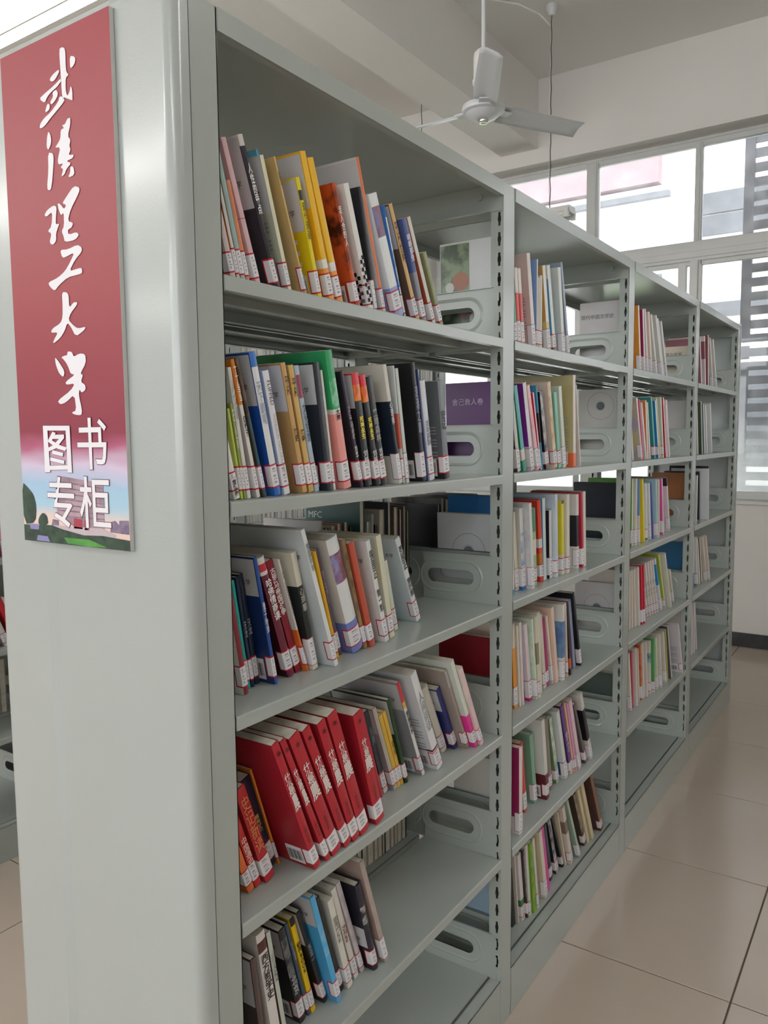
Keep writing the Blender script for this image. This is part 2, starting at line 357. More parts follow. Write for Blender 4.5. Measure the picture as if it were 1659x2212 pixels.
def canopy_mesh():
    L_ = P-TU; mb = MB(); x0, x1 = .0012, L_-.0012; zt = ZTOP; zb = 1.9606
    mb.box(x0, x1, 0, D, zt-.002, zt-.0005)
    for (a, b, c, d_) in ((-.002, .0005, .0, .012), (D-.0005, D+.002, D-.012, D)):
        mb.box(x0, x1, a, b, zb, zt); mb.box(x0, x1, c, d_, zb, zb+.0015)
    mb.box(x0, x0+.0015, .002, D-.002, 1.93, zt-.002); mb.box(x1-.0015, x1, .002, D-.002, 1.93, zt-.002)
    mb.box(x1-.012, x1, .03, D-.03, 1.93, 1.9315); mb.box(x0, x0+.012, .03, D-.03, 1.93, 1.9315)
    mb.tube((x1-.006, .057, 1.965), (x1-.001, .057, 1.965), .008, n=12); mb.tube((x1-.006, D-.057, 1.965), (x1-.001, D-.057, 1.965), .008, n=12)
    return mb.mesh('canopy', [STEEL])
def base_mesh():
    L_ = P-TU; mb = MB(); x0, x1 = .001, L_-.001
    for s, o_ in ((1, 0), (-1, D)):
        f = lambda y: o_+s*y
        q = lambda a, b, z0, z1: mb.box(x0, x1, min(f(a), f(b)), max(f(a), f(b)), z0, z1)
        q(.0, .0025, 0, ZBASE); q(.0, .0275, ZBASE-.002, ZBASE); q(.026, .0275, ZBASE-.02, ZBASE); q(.032, .0335, ZBASE-.02, ZBASE); q(.032, D/2, ZBASE-.002, ZBASE)
    return mb.mesh('base_plinth', [STEEL])
ME = dict(p0=post_mesh(True, .0475), p1=post_mesh(False, .0475), pf=post_mesh(True), pb=post_mesh(False), br=bracket_mesh(-1), bl=bracket_mesh(1), sh=shelf_mesh(), ca=canopy_mesh(), ba=base_mesh())
for k_ in ME.values():
    bm = bmesh.new(); bm.from_mesh(k_); bmesh.ops.recalc_face_normals(bm, faces=bm.faces[:]); bm.to_mesh(k_); bm.free()
def end_panel(parent, xo, s, near):
    """rounded steel end panel, outer face towards s; near one carries shallow pressed fields"""
    mb = MB(); r = .017; ya, yb = -.002, D+.002; T = .029; ZT_ = 2.003
    prof = [(0, ya+.0)]
    prof = []
    for i in range(11): a = math.pi/2*i/10; prof.append((T-r+r*math.sin(a), ya+r-r*math.cos(a)))
    if near: prof += [(T, .086), (T, .1115), (T-.0045, .1145), (T-.0045, .290), (T, .309), (T, D-.09)]
    for i in range(11): a = math.pi/2*i/10; prof.append((T-r+r*math.cos(a), yb-r+r*math.sin(a)))
    prof = [(0, ya)]+prof+[(0, yb)]
    n = len(prof); b = len(mb.v)
    rows = [(0, 0), (0, ZT_-.012), (-.004, ZT_-.003), (-.011, ZT_)]
    for ins, z in rows:
        for (p, q) in prof:
            pp = min(p, T+ins) if ins else p; qq = min(max(q, ya-ins), yb+ins) if ins else q
            mb.v.append((xo+s*pp, qq, z))
    for k in range(len(rows)-1):
        for i in range(n-1): mb.f.append((b+k*n+i, b+k*n+i+1, b+(k+1)*n+i+1, b+(k+1)*n+i)); mb.m.append(0)
        mb.f.append((b+k*n+n-1, b+k*n, b+(k+1)*n, b+(k+1)*n+n-1)); mb.m.append(0)
    mb.f.append(tuple(b+3*n+i for i in range(n))); mb.m.append(0)
    o = mb.build('end_panel', PANEL, parent, smooth=True); o.data.set_sharp_from_angle(angle=R(11)); wn_ = o.modifiers.new('flat_fields', 'WEIGHTED_NORMAL'); wn_.keep_sharp = True; wn_.weight = 90
    return o
def bookcase(name, label, yoff):
    bc = thing(name, label, 'bookcase', (0, yoff, 0))
    for i in range(5):
        for kk, y in ((('pf', 0), ('pb', D)) if i else (('p0', 0), ('p1', D))):
            link('upright', ME[kk], bc, (i*P, y, 0))
    for b in range(4):
        xl = b*P; xr = (b+1)*P-TU
        link('canopy', ME['ca'], bc, (xl, 0, 0)); link('base_plinth', ME['ba'], bc, (xl, 0, 0))
        for side in (0, 1):
            for lev, z in list(ZS.items())+[(7, ZBASE)]:
                if lev != 7:
                    o = link('shelf_board', ME['sh'], bc, (xl, 0, z))
                    if side: o.location = (xr, D, z); o.rotation_euler = (0, 0, math.pi)
                for mk, xx in (('br', xr-.0008), ('bl', xl+.0008)):
                    o = link('shelf_bracket', ME[mk if not side else ('bl' if mk == 'br' else 'br')], bc, (xx, 0, z))
                    if side: o.location = (xx, D, z); o.rotation_euler = (0, 0, math.pi)
    end_panel(bc, -TU-.0005+.008, -1, True)
    end_panel(bc, 4*P+.0005, 1, True)
    return bc
CASE2 = 1.75
bc1 = bookcase('bookcase', 'long grey steel double sided bookcase standing beside the aisle', 0)
bc2 = bookcase('bookcase', 'grey steel bookcase parallel behind the nearer one', CASE2)
# ---------------------------------------------------------------- sign on the end panel
SX = -TU-.0005+.008-.029
sg = thing('library_sign', 'dark red vertical sign with white Chinese characters on the bookcase end', 'sign', (SX, 0, 0))
sm = bpy.data.materials.new('sign_print'); sm.use_nodes = True; nt = sm.node_tree; b_ = nt.nodes['Principled BSDF']; b_.inputs['Roughness'].default_value = .42
tc = nt.nodes.new('ShaderNodeTexCoord'); sp = nt.nodes.new('ShaderNodeSeparateXYZ'); mr = nt.nodes.new('ShaderNodeMapRange'); mr.inputs[1].default_value = 1.282; mr.inputs[2].default_value = 1.985
rp = nt.nodes.new('ShaderNodeValToRGB'); el = rp.color_ramp.elements; el[0].position = 0; el[0].color = (*lin('e8c8bc'), 1); el[1].position = 1; el[1].color = (*lin('9a3440'), 1)
for p_, c_ in ((.05, 'ecd0c8'), (.085, 'a8cce0'), (.125, 'a4c4e0'), (.16, 'd4c4dc'), (.20, 'b05878'), (.235, '8c2a40'), (.5, '9a323c')):
    e = el.new(p_); e.color = (*lin(c_), 1)
nt.links.new(tc.outputs['Object'], sp.inputs[0]); nt.links.new(sp.outputs[2], mr.inputs[0]); nt.links.new(mr.outputs[0], rp.inputs[0])
nz = nt.nodes.new('ShaderNodeTexNoise'); nz.inputs['Scale'].default_value = 14; mp = nt.nodes.new('ShaderNodeMapping'); mp.inputs['Scale'].default_value = (1, .6, 2.2)
nt.links.new(tc.outputs['Object'], mp.inputs[0]); nt.links.new(mp.outputs[0], nz.inputs['Vector'])
am = nt.nodes.new('ShaderNodeMath'); am.operation = 'MULTIPLY_ADD'; am.inputs[1].default_value = .05; nt.links.new(nz.outputs[0], am.inputs[0]); nt.links.new(mr.outputs[0], am.inputs[2])
sb = nt.nodes.new('ShaderNodeMath'); sb.operation = 'SUBTRACT'; sb.inputs[1].default_value = .025; nt.links.new(am.outputs[0], sb.inputs[0]); nt.links.new(sb.outputs[0], rp.inputs[0])
nt.links.new(rp.outputs[0], b_.inputs['Base Color'])
mb = MB(); mb.box(-.007, -.0002, .102, .350, 1.282, 1.985, 0)
bevel(mb.build('board', mat('sign_edge', (.62, .62, .60), .5), sg), .0006, 1)
mb = MB(); mb.face([(-.0073, .1022, 1.2822), (-.0073, .3498, 1.2822), (-.0073, .3498, 1.9848), (-.0073, .1022, 1.9848)]); mb.build('print', sm, sg, fix=False)
XP = -.0076
def flat(name, polys, m, dx=0.):
    if name != 'printed_facade_line' and name != 'calligraphy' and len(polys) > 1:
        for p in polys: flat(name, [p], m, dx)
        return
    cu = bpy.data.curves.new(name, 'CURVE'); cu.dimensions = '2D'; cu.fill_mode = 'BOTH'; cu.resolution_u = 3; cu.materials.append(m)
    for pts in polys:
        s_ = cu.splines.new('POLY'); s_.points.add(len(pts)-1); s_.use_cyclic_u = True
        for p_, q_ in zip(s_.points, pts): p_.co = (-q_[0], q_[1], 0, 1)
    o = link(name, cu, sg); o.matrix_local = Matrix(((0, 0, -1, XP-dx), (-1, 0, 0, 0), (0, 1, 0, 0), (0, 0, 0, 1))); return o
SGW = mat('sign_white', 'eceaf0', .5)
CALLI=[[(0.2083,1.9600),(0.2017,1.9611),(0.1948,1.9573),(0.1952,1.9359),(0.1946,1.9273),(0.1894,1.9222),(0.1967,1.9203),(0.1977,1.9045),(0.1951,1.8959),(0.1895,1.9002),(0.1866,1.9080),(0.1833,1.9010),(0.1840,1.8842),(0.1896,1.8738),(0.1971,1.8735),(0.1993,1.8831),(0.2012,1.8928),(0.2061,1.8971),(0.2069,1.9162),(0.2073,1.9315)],
[(0.1857,1.9452),(0.1772,1.9429),(0.1734,1.9386),(0.1765,1.9319),(0.1860,1.9283)],
[(0.2327,1.9274),(0.2239,1.9319),(0.2110,1.9349),(0.2107,1.9304),(0.2213,1.9227),(0.2297,1.9232)],
[(0.2585,1.9076),(0.2460,1.9114),(0.2218,1.9171),(0.2081,1.9222),(0.2067,1.9184),(0.2171,1.9130),(0.2291,1.9102),(0.2396,1.9060),(0.2461,1.8988)],
[(0.2275,1.9089),(0.2183,1.9105),(0.2146,1.9029),(0.2236,1.8955),(0.2322,1.8936),(0.2335,1.8978),(0.2263,1.9028)],
[(0.2010,1.8958),(0.2024,1.8905),(0.2178,1.8836),(0.2353,1.8760),(0.2497,1.8685),(0.2612,1.8680),(0.2589,1.8744),(0.2487,1.8800),(0.2347,1.8836),(0.2154,1.8935),(0.2115,1.9002)],
[(0.2472,1.8859),(0.2404,1.8975),(0.2345,1.8942),(0.2361,1.8878)],
[(0.2407,1.8607),(0.2356,1.8527),(0.2357,1.8430),(0.2428,1.8353),(0.2469,1.8405),(0.2447,1.8537)],
[(0.2441,1.8326),(0.2324,1.8293),(0.2315,1.8197),(0.2396,1.7840),(0.2450,1.7814),(0.2505,1.7849),(0.2451,1.8086)],
[(0.2096,1.8616),(0.2031,1.8611),(0.1970,1.8674),(0.1904,1.8674),(0.1907,1.8593),(0.1978,1.8447),(0.1917,1.8386),(0.1955,1.8318),(0.1926,1.8264),(0.1981,1.8199),(0.1861,1.8184),(0.1887,1.8142),(0.2035,1.8132),(0.1924,1.8082),(0.2043,1.8028),(0.2081,1.7968),(0.2167,1.7945),(0.2109,1.8041),(0.2173,1.8072),(0.2103,1.8117),(0.2220,1.8120),(0.2223,1.8199),(0.2152,1.8339),(0.2278,1.8356),(0.2197,1.8406),(0.2143,1.8453),(0.2127,1.8565),(0.2050,1.8568)],
[(0.1950,1.8048),(0.1880,1.8025),(0.1865,1.7917),(0.2013,1.7907),(0.1959,1.7973)],
[(0.2597,1.7506),(0.2523,1.7564),(0.2364,1.7603),(0.2299,1.7566),(0.2325,1.7452),(0.2341,1.7336),(0.2256,1.7339),(0.2286,1.7298),(0.2344,1.7217),(0.2345,1.7118),(0.2425,1.7069),(0.2508,1.7111),(0.2446,1.7232),(0.2537,1.7272),(0.2438,1.7331),(0.2405,1.7525),(0.2548,1.7472)],
[(0.2277,1.7618),(0.2212,1.7591),(0.2134,1.7510),(0.2080,1.7559),(0.2171,1.7594),(0.2072,1.7665),(0.1898,1.7779),(0.1772,1.7737),(0.1783,1.7673),(0.1987,1.7485),(0.2064,1.7342),(0.1945,1.7298),(0.1979,1.7241),(0.2073,1.7226),(0.2062,1.7156),(0.1880,1.7167),(0.1825,1.7120),(0.1920,1.7066),(0.2152,1.7070),(0.2173,1.7152),(0.2214,1.7227),(0.2152,1.7287),(0.2147,1.7473),(0.2207,1.7437),(0.2258,1.7520)],
[(0.2268,1.6982),(0.2094,1.6964),(0.1876,1.6998),(0.1782,1.6950),(0.1780,1.6891),(0.1940,1.6805),(0.2083,1.6666),(0.1884,1.6680),(0.1802,1.6680),(0.1791,1.6610),(0.1857,1.6599),(0.2123,1.6591),(0.2333,1.6506),(0.2442,1.6437),(0.2558,1.6521),(0.2578,1.6574),(0.2359,1.6609),(0.2183,1.6678),(0.2058,1.6781),(0.1942,1.6907),(0.2169,1.6865),(0.2229,1.6873)],
[(0.2273,1.6401),(0.2172,1.6396),(0.2118,1.6350),(0.2122,1.6171),(0.2016,1.6240),(0.1934,1.6232),(0.1947,1.6193),(0.2094,1.6098),(0.2151,1.6013),(0.2041,1.5923),(0.1944,1.5875),(0.1763,1.5886),(0.1816,1.5835),(0.2002,1.5770),(0.2108,1.5919),(0.2181,1.5976),(0.2247,1.5870),(0.2358,1.5778),(0.2537,1.5709),(0.2516,1.5759),(0.2403,1.5863),(0.2577,1.5867),(0.2537,1.5925),(0.2341,1.5980),(0.2284,1.6056),(0.2269,1.6236)],
[(0.2510,1.5528),(0.2403,1.5433),(0.2292,1.5304),(0.2333,1.5224),(0.2431,1.5291),(0.2498,1.5418)],
[(0.2362,1.5502),(0.2291,1.5528),(0.2223,1.5524),(0.2202,1.5583),(0.2101,1.5566),(0.2073,1.5494),(0.1937,1.5535),(0.1807,1.5516),(0.1799,1.5396),(0.1941,1.5254),(0.1876,1.5241),(0.1933,1.5143),(0.1837,1.5098),(0.1833,1.5028),(0.1928,1.4991),(0.1974,1.5044),(0.1996,1.4964),(0.1935,1.4759),(0.1951,1.4682),(0.2101,1.4692),(0.2183,1.4725),(0.2063,1.4752),(0.2096,1.4978),(0.2292,1.4872),(0.2432,1.4846),(0.2498,1.4900),(0.2177,1.5032),(0.2068,1.5129),(0.2272,1.5118),(0.2286,1.5160),(0.2058,1.5250),(0.2158,1.5266),(0.2202,1.5360),(0.2248,1.5424),(0.2329,1.5494)]]
def smooth_poly(p):
    q = []
    for i in range(len(p)):
        a, b = p[i], p[(i+1) % len(p)]
        q += [(.78*a[0]+.22*b[0], .78*a[1]+.22*b[1]), (.22*a[0]+.78*b[0], .22*a[1]+.78*b[1])]
    return q
GREENT = mat('sign_tree', '35503c', .5, noise=(60, '20302a', .35, .65)); LAWN = mat('sign_lawn', '5aa048', .5, noise=(40, '468838', .35, .7)); BLDG = mat('sign_building', 'b49aa4', .5, noise=(22, '8c7482', .4, .6)); CITY = mat('sign_city', '8c7c94', .5, noise=(70, '6c5e78', .4, .6)); PLAZA = mat('sign_plaza', 'c4b4bc', .5)
flat('printed_city', [[(.1421, 1.3201), (.1324, 1.3227), (.1234, 1.3171), (.123, 1.3231), (.1044, 1.3241), (.103, 1.3237), (.103, 1.3048), (.143, 1.3059)], [(.276, 1.318), (.262, 1.317), (.262, 1.307), (.28, 1.307)]], CITY, .0001)
flat('printed_building', [[(.2603, 1.3826), (.1545, 1.3734), (.156, 1.309), (.2257, 1.3095), (.2647, 1.3289)]], BLDG, .0002)
flat('printed_facade_line', [[(.262-.0003*k, 1.374-.0085*k+.0012), (.155, 1.366-.0072*k+.0012), (.155, 1.366-.0072*k-.0006), (.262-.0003*k, 1.374-.0085*k-.0006)] for k in range(7)], CITY, .0003)
flat('printed_entrance', [[(.225, 1.322), (.205, 1.321), (.205, 1.307), (.225, 1.307)], [(.2, 1.32), (.19, 1.32), (.19, 1.306), (.2, 1.306)]], mat('sign_red', 'a83848', .5), .0003)
flat('printed_plaza', [[(.275, 1.309), (.16, 1.31), (.13, 1.302), (.15, 1.29), (.27, 1.298)]], PLAZA, .0003)
TREES_ = [[(.3498, 1.372), (.334, 1.362), (.3216, 1.3529), (.3156, 1.3355), (.3196, 1.311), (.3498, 1.3061)], [(.3115, 1.3181), (.2995, 1.3274), (.2889, 1.3213), (.2882, 1.3083), (.3124, 1.307)]]
flat('printed_tree', [smooth_poly(p) for p in TREES_], GREENT, .0003)
flat('printed_hedge', [[(.3498, 1.3065), (.279, 1.3088), (.2507, 1.3038), (.2026, 1.2982), (.16, 1.300), (.1022, 1.2968), (.1022, 1.2823), (.3498, 1.2823)]], GREENT, .0004)
flat('printed_lawn', [[(.2498, 1.2921), (.1896, 1.2927), (.1509, 1.2839), (.1938, 1.2825), (.2416, 1.2842)]], LAWN, .0005)
flat('printed_pavilion', [[(.335, 1.3085), (.31, 1.3085), (.312, 1.3005), (.333, 1.3005)], [(.315, 1.292), (.29, 1.2915), (.285, 1.2835), (.318, 1.284)]], mat('sign_violet', '8c88b8', .5), .0005)
for pts in CALLI: pass
flat('calligraphy', [smooth_poly(p) for p in CALLI], SGW, .0006)
SHD = mat('sign_outline', '6c3040', .5)
TU_=[[(0.2880,1.4551),(0.2237,1.4540),(0.2236,1.4472),(0.2879,1.4481)],
[(0.2880,1.4551),(0.2775,1.4550),(0.2752,1.3874),(0.2880,1.3868)],
[(0.2334,1.4542),(0.2237,1.4540),(0.2227,1.3874),(0.2327,1.3872)],
[(0.2846,1.3965),(0.2229,1.3983),(0.2227,1.3920),(0.2841,1.3899)],
[(0.2649,1.4463),(0.2573,1.4441),(0.2714,1.4289),(0.2780,1.4324)],
[(0.2639,1.4416),(0.2378,1.4417),(0.2375,1.4367),(0.2584,1.4219),(0.2774,1.4174),(0.2788,1.4225),(0.2640,1.4268),(0.2502,1.4356),(0.2651,1.4357)],
[(0.2681,1.4340),(0.2509,1.4271),(0.2323,1.4233),(0.2362,1.4183),(0.2556,1.4217),(0.2734,1.4302)],
[(0.2671,1.4195),(0.2413,1.4155),(0.2431,1.4103),(0.2683,1.4140)],
[(0.2730,1.4093),(0.2390,1.4044),(0.2405,1.3993),(0.2742,1.4037)]]
def swell(p, e):
    n = len(p); A = sum(p[i][0]*p[(i+1) % n][1]-p[(i+1) % n][0]*p[i][1] for i in range(n)); q = []
    for i in range(n):
        a, c, d_ = Vector(p[i-1]), Vector(p[i]), Vector(p[(i+1) % n]); u = (c-a).normalized(); v = (d_-c).normalized(); s_ = 1 if A > 0 else -1
        m = (Vector((u.y, -u.x))+Vector((v.y, -v.x)))*s_; m = m/max(m.length_squared, .6)*2*e; q.append((c.x+m.x*.5*2/2, c.y+m.y*.5*2/2))
    return q
for i_, p in enumerate(TU_):
    mb = MB(); q = swell(p, .0010); mb.face([(XP-.0006-i_*.00002, a, c) for a, c in q]); mb.build('character_stroke_outline', SHD, sg, fix=False)
    mb = MB(); mb.face([(XP-.0009-i_*.00002, a, c) for a, c in p]); mb.build('character_stroke', SGW, sg, fix=False)
for ch, yc, zc, hh in (('书', .1752, 1.4222, .077), ('专', .252, 1.338, .078), ('柜', .173, 1.3396, .078)):
    text('sign_character_outline', ch, SHD, hh, sg, (XP-.0006, yc, zc), (0, -1, 0), (0, 0, 1), bold=.0016, sx=.93)
    text('sign_character', ch, SGW, hh, sg, (XP-.0009, yc, zc), (0, -1, 0), (0, 0, 1), bold=.0007, sx=.93)
# ---------------------------------------------------------------- books
BOOKS=[
(0,2,0.0466,0.030,15.6,0.0960,0.0096,0.100,'d2c4be','d2c4be','','slim greyish pink booklet with red bordered label, leftmost, top shelf, first bay'),
(0,2,0.0590,0.030,15.0,0.1412,0.0057,0.100,'e4e2dc','d07848','','white paperback with orange cover edge, second from left, top shelf, first bay'),
(0,2,0.0672,0.030,14.8,0.1817,0.0082,0.127,'a4beba','b4cac6','','slim pale teal book, third from left, top shelf, first bay'),
(0,2,0.0781,0.030,14.8,0.1417,0.0065,0.100,'e89060','e0d8d0','','slim orange and white book, fourth from left, top shelf, first bay'),
(0,2,0.0976,0.030,18.7,0.2019,0.0096,0.141,'deb8bc','d8a8ac','B.47-.475:b84858','dusty pink book with thin red line, fifth from left, top shelf, first bay'),
(0,2,0.1396,0.030,19.9,0.2177,0.0101,0.152,'34323a','38363c','p.45;B.93-1:e0ddd8;T人性的弱点:f0f0f0:.82:.5;h','black book lettered in white with white spine top, sixth from left, top shelf, first bay'),
(0,2,0.1689,0.030,17.3,0.1983,0.0081,0.139,'e2e2c6','c2c6b2','p.4;X','pale cream green book with text lines on cover, seventh from left, top shelf, first bay'),
(0,2,0.2031,0.055,19.7,0.2208,0.0040,0.145,'58b0dc','6cb4d4','n','light blue book standing behind pale cream book, eighth from left, top shelf, first bay'),
(0,2,0.2098,0.030,19.7,0.2076,0.0040,0.145,'d4b478','c8a870','T追风:5a4830:.9:.8;h','tan round spined book, ninth from left, top shelf, first bay'),
(0,2,0.2426,0.030,16.5,0.1865,0.0090,0.131,'e8d82c','e6cc20','p.42;b;S.82-.9:3a3a3a;T现代漫画:7a7020:.8:.5;W','short lemon yellow book with barcode on its cover, tenth from left, top shelf, first bay'),
(0,2,0.2715,0.030,17.7,0.2318,0.0133,0.162,'f2c030','f4b828','p.36;B.24-.3:eceae6;B0-.24:f0a040','tall golden book with white band and orange foot, eleventh from left, top shelf, first bay'),
(0,2,0.2933,0.030,19.0,0.2284,0.0149,0.160,'f2c030','f4c030','B.24-.3:eceae6;B0-.24:f0a040','shorter golden book with white band and orange foot, twelfth from left, top shelf, first bay'),
(0,2,0.3464,0.030,18.8,0.2045,0.0113,0.143,'c85a30+7a2c18','c05228+3a1814','T走入合的人:f0e8e0:.82:.5;b','fiery orange and black book with white title, thirteenth from left, top shelf, first bay'),
(0,2,0.3834,0.030,19.5,0.2128,0.0142,0.149,'eceae6','eeece8','K','white book with black chequered pattern near its foot, fourteenth from left, top shelf, first bay'),
(0,2,0.4019,0.030,13.3,0.2112,0.0074,0.148,'2c2c34','26262c','l','black thin book with glossy spine, fifteenth from left, top shelf, first bay'),
(0,2,0.4286,0.030,17.6,0.2655,0.0087,0.170,'e08058','d8d6d8','p.38;B0-.1:e8c8b8','tall book with orange spine and light grey cover, sixteenth from left, top shelf, first bay'),
(0,2,0.4704,0.030,23.2,0.2179,0.0261,0.153,'e8ebec','e6eaee','B0-.25:90a0d8;S.66-.9:8c5a5c+7c7cb0','white book with mountain picture and blue foot, seventeenth from left, top shelf, first bay'),
(0,2,0.5012,0.030,20.3,0.2056,0.0040,0.144,'e4eaf0','4a80c8','S.9-1:3a6cc0;S.3-.7:4a90c8+e0e8f0','slim white book with blue top, eighteenth from left, top shelf, first bay'),
(0,2,0.5422,0.030,25.7,0.2200,0.0125,0.154,'d6b070','6a5644','p.36;T平凡世界:5a4630:.85:.5','tan spined book with dark brown cover, nineteenth from left, top shelf, first bay'),
(0,2,0.5666,0.030,22.3,0.1974,0.0146,0.138,'50609c','5a68a0','B0-.5:8c9098;T明朝那些:e8e8f0:.85:.6','dark blue book fading to grey at its foot, twentieth from left, top shelf, first bay'),
(0,2,0.6052,0.030,27.0,0.2117,0.0119,0.148,'dcdcd0','b4563c','p.3','cream spined book with brick red cover, twenty-first from left, top shelf, first bay'),
(0,2,0.6352,0.030,27.0,0.1515,0.0123,0.106,'98a078','98a078','','slim olive green book at end of row, twenty-second from left, top shelf, first bay'),
(0,3,0.0318,0.022,14.1,0.0932,0.0113,0.100,'e8e6e0','e8e6e0','T寻路中国:403c38:.3:.05','white book with dark characters low on its spine, leftmost, second shelf, first bay'),
(0,3,0.0459,0.022,10.3,0.1301,0.0040,0.100,'ccdc64','d0dc70','','slim lime green book, second from left, second shelf, first bay'),
(0,3,0.0524,0.022,10.3,0.1374,0.0040,0.100,'94a854','94a854','T在人间:f0f0e0:.95:.5','slim olive green book with white lettering, third from left, second shelf, first bay'),
(0,3,0.0589,0.022,10.3,0.1880,0.0066,0.132,'e8e8e2','e4e4de','T人文课:a0a0a0:.9:.6','white book with faint grey lettering, fourth from left, second shelf, first bay'),
(0,3,0.0784,0.022,13.4,0.2018,0.0068,0.141,'e8e6e0','b8b4b0','B.68-1:e08a30;T丁丁当当:f4efe6:.95:.7;T红椅子:303030:.6:.45','white book with orange top and white lettering, fifth from left, second shelf, first bay'),
(0,3,0.0934,0.022,14.9,0.2049,0.0058,0.143,'2c5a5c+3a4a44','4a4038','S.6-1:7a6250+4a3c30','dark teal book with brown upper half, sixth from left, second shelf, first bay'),
(0,3,0.1180,0.022,13.3,0.2149,0.0131,0.150,'e6e8ea','2454b0','p.36;S.9-1:3c78cc;B0-.16:2c6cc4;T天下霸唱:a8b0c0:.8:.5','large white spined book with royal blue cover, seventh from left, second shelf, first bay'),
(0,3,0.1395,0.022,13.3,0.1894,0.0128,0.133,'e8e8ec','b4c8e4','RFLIPPED:403c48:.95:.7;RWENDELIN VAN DRAANEN:a8a8b0:.66:.16','white book lettered FLIPPED down its spine, eighth from left, second shelf, first bay'),
(0,3,0.1836,0.022,13.3,0.2044,0.0101,0.143,'cca468','b8905c','p.36;T平凡:5a4630:.9:.75;T路遥:5a4630:.5:.4','tan book with grey bookplate, first of two alike, ninth from left, second shelf, first bay'),
(0,3,0.1993,0.022,13.1,0.2019,0.0112,0.141,'d4b068','c8a060','T平凡:5a4630:.9:.75;T路遥:5a4630:.5:.4','tan book with light spine, second of two alike, tenth from left, second shelf, first bay'),
(0,3,0.2146,0.022,13.4,0.2023,0.0097,0.142,'b0c0cc','c0d0d8','S.75-.93:9c4860;T文化苦旅:505a68:.7:.4','pale blue book with plum panel at its top, eleventh from left, second shelf, first bay'),
(0,3,0.2466,0.022,9.0,0.2081,0.0141,0.146,'2e3038','262c36','p.32;b','wide black book with white bookplate, twelfth from left, second shelf, first bay'),
(0,3,0.2633,0.022,9.0,0.1971,0.0047,0.138,'dcdcd8','dcdcd8','','very thin white book beside black book, thirteenth from left, second shelf, first bay'),
(0,3,0.2932,0.022,12.3,0.2317,0.0186,0.162,'f0a098','f0a098','P.32;B.55-.585:e8e4dc;B.585-1:38a468;S.6-.8:a0dcb8+38a468;T大宋:302828:.58:.5','tall book, green above and salmon pink below, fourteenth from left, second shelf, first bay'),
(0,3,0.3386,0.022,15.7,0.2037,0.0092,0.143,'2a2830+3c2848','26242a','T三体黑暗森林:a8a8a8:.7:.42;T刘慈:d0d0d0:.36:.26','black book with purple glow and grey title, fifteenth from left, second shelf, first bay'),
(0,3,0.3555,0.022,11.1,0.1985,0.0183,0.139,'28282c','28262a','p.3;B.9-1:dc3c48;B.76-.9:f0a030+e04828;T死神永生:f4e030:.62:.42;T刘慈:d0d0d0:.32:.2','left black book with red top and yellow title, sixteenth from left, second shelf, first bay'),
(0,3,0.3874,0.022,13.6,0.1984,0.0155,0.139,'28282c','2a2a2e','B.9-1:dc3c48;B.76-.9:f0a030+e04828;T死神永生:f4e030:.62:.42;T刘慈:d0d0d0:.32:.2','right black book with red top and yellow title, seventeenth from left, second shelf, first bay'),
(0,3,0.4065,0.022,13.8,0.1968,0.0168,0.138,'2c2c30','26262a','T黑暗森林:a0a0a0:.7:.4;T刘慈:d0d0d0:.34:.24','black book with tall grey title, eighteenth from left, second shelf, first bay'),
(0,3,0.4645,0.022,13.7,0.2219,0.0107,0.155,'dcd8ce','dcd8ce','B.24-.7:222c3c;T心理师:e0e0e0:.7:.5;l','cream book with broad black middle band, nineteenth from left, second shelf, first bay'),
(0,3,0.4780,0.022,9.1,0.2192,0.0054,0.153,'c4c8c8','c4c8c8','B.3-.6:cc6450','thin grey book with brick red band, twentieth from left, second shelf, first bay'),
(0,3,0.4893,0.022,10.0,0.2152,0.0096,0.151,'d4dcd8','ccd4d0','l','thin pale grey green book, twenty-first from left, second shelf, first bay'),
(0,3,0.5481,0.022,10.7,0.2305,0.0146,0.161,'24242c','1e1e22','b;l;T浪潮之巅:a0a0b0:.8:.4','wide glossy black book with white barcode, twenty-second from left, second shelf, first bay'),
(0,3,0.5654,0.022,10.0,0.2187,0.0048,0.153,'323a74','323a74','n','very thin navy book, twenty-third from left, second shelf, first bay'),
(0,3,0.5762,0.022,11.0,0.1976,0.0183,0.138,'d8dce4','d8dce4','T百年孤独:808090:.6:.35','short silvery white book, twenty-fourth from left, second shelf, first bay'),
(0,3,0.6351,0.022,8.4,0.1996,0.0209,0.140,'787e84','62666a','B0-.22:222224;b;X;T史记:303030:.7:.5','grey book with black foot at end of row, twenty-fifth from left, second shelf, first bay'),
(0,4,0.0756,0.056,10.3,0.1632,0.0105,0.114,'88303a','e8e4dc','','maroon spined book with white cover, leftmost, third shelf, first bay'),
(0,4,0.1032,0.074,9.7,0.1779,0.0054,0.125,'2cb0a8','2cb0a8','','thin teal book, second from left, third shelf, first bay'),
(0,4,0.1111,0.073,9.5,0.1817,0.0059,0.127,'20304c','20304c','T天龙:a0a8b0:.6:.45','slim dark navy book, first of two, third from left, third shelf, first bay'),
(0,4,0.1249,0.078,10.2,0.1840,0.0092,0.122,'1c2a44','1c2a44','T天龙:a0a8b0:.6:.45','slim dark navy book, second of two, fourth from left, third shelf, first bay'),
(0,4,0.1408,0.052,11.4,0.2131,0.0071,0.148,'2450a0','1c3468','p.3;b;T量子物理:c8d0e0:.65:.4','broad royal blue hardback, fifth from left, third shelf, first bay'),
(0,4,0.1803,0.059,18.2,0.2150,0.0163,0.141,'742a40','40161f','B.86-1:e6e2de;S.89-.95:c83848;T哈佛情商课:f0ecec:.82:.48;h','burgundy book with white top and big white title, sixth from left, third shelf, first bay'),
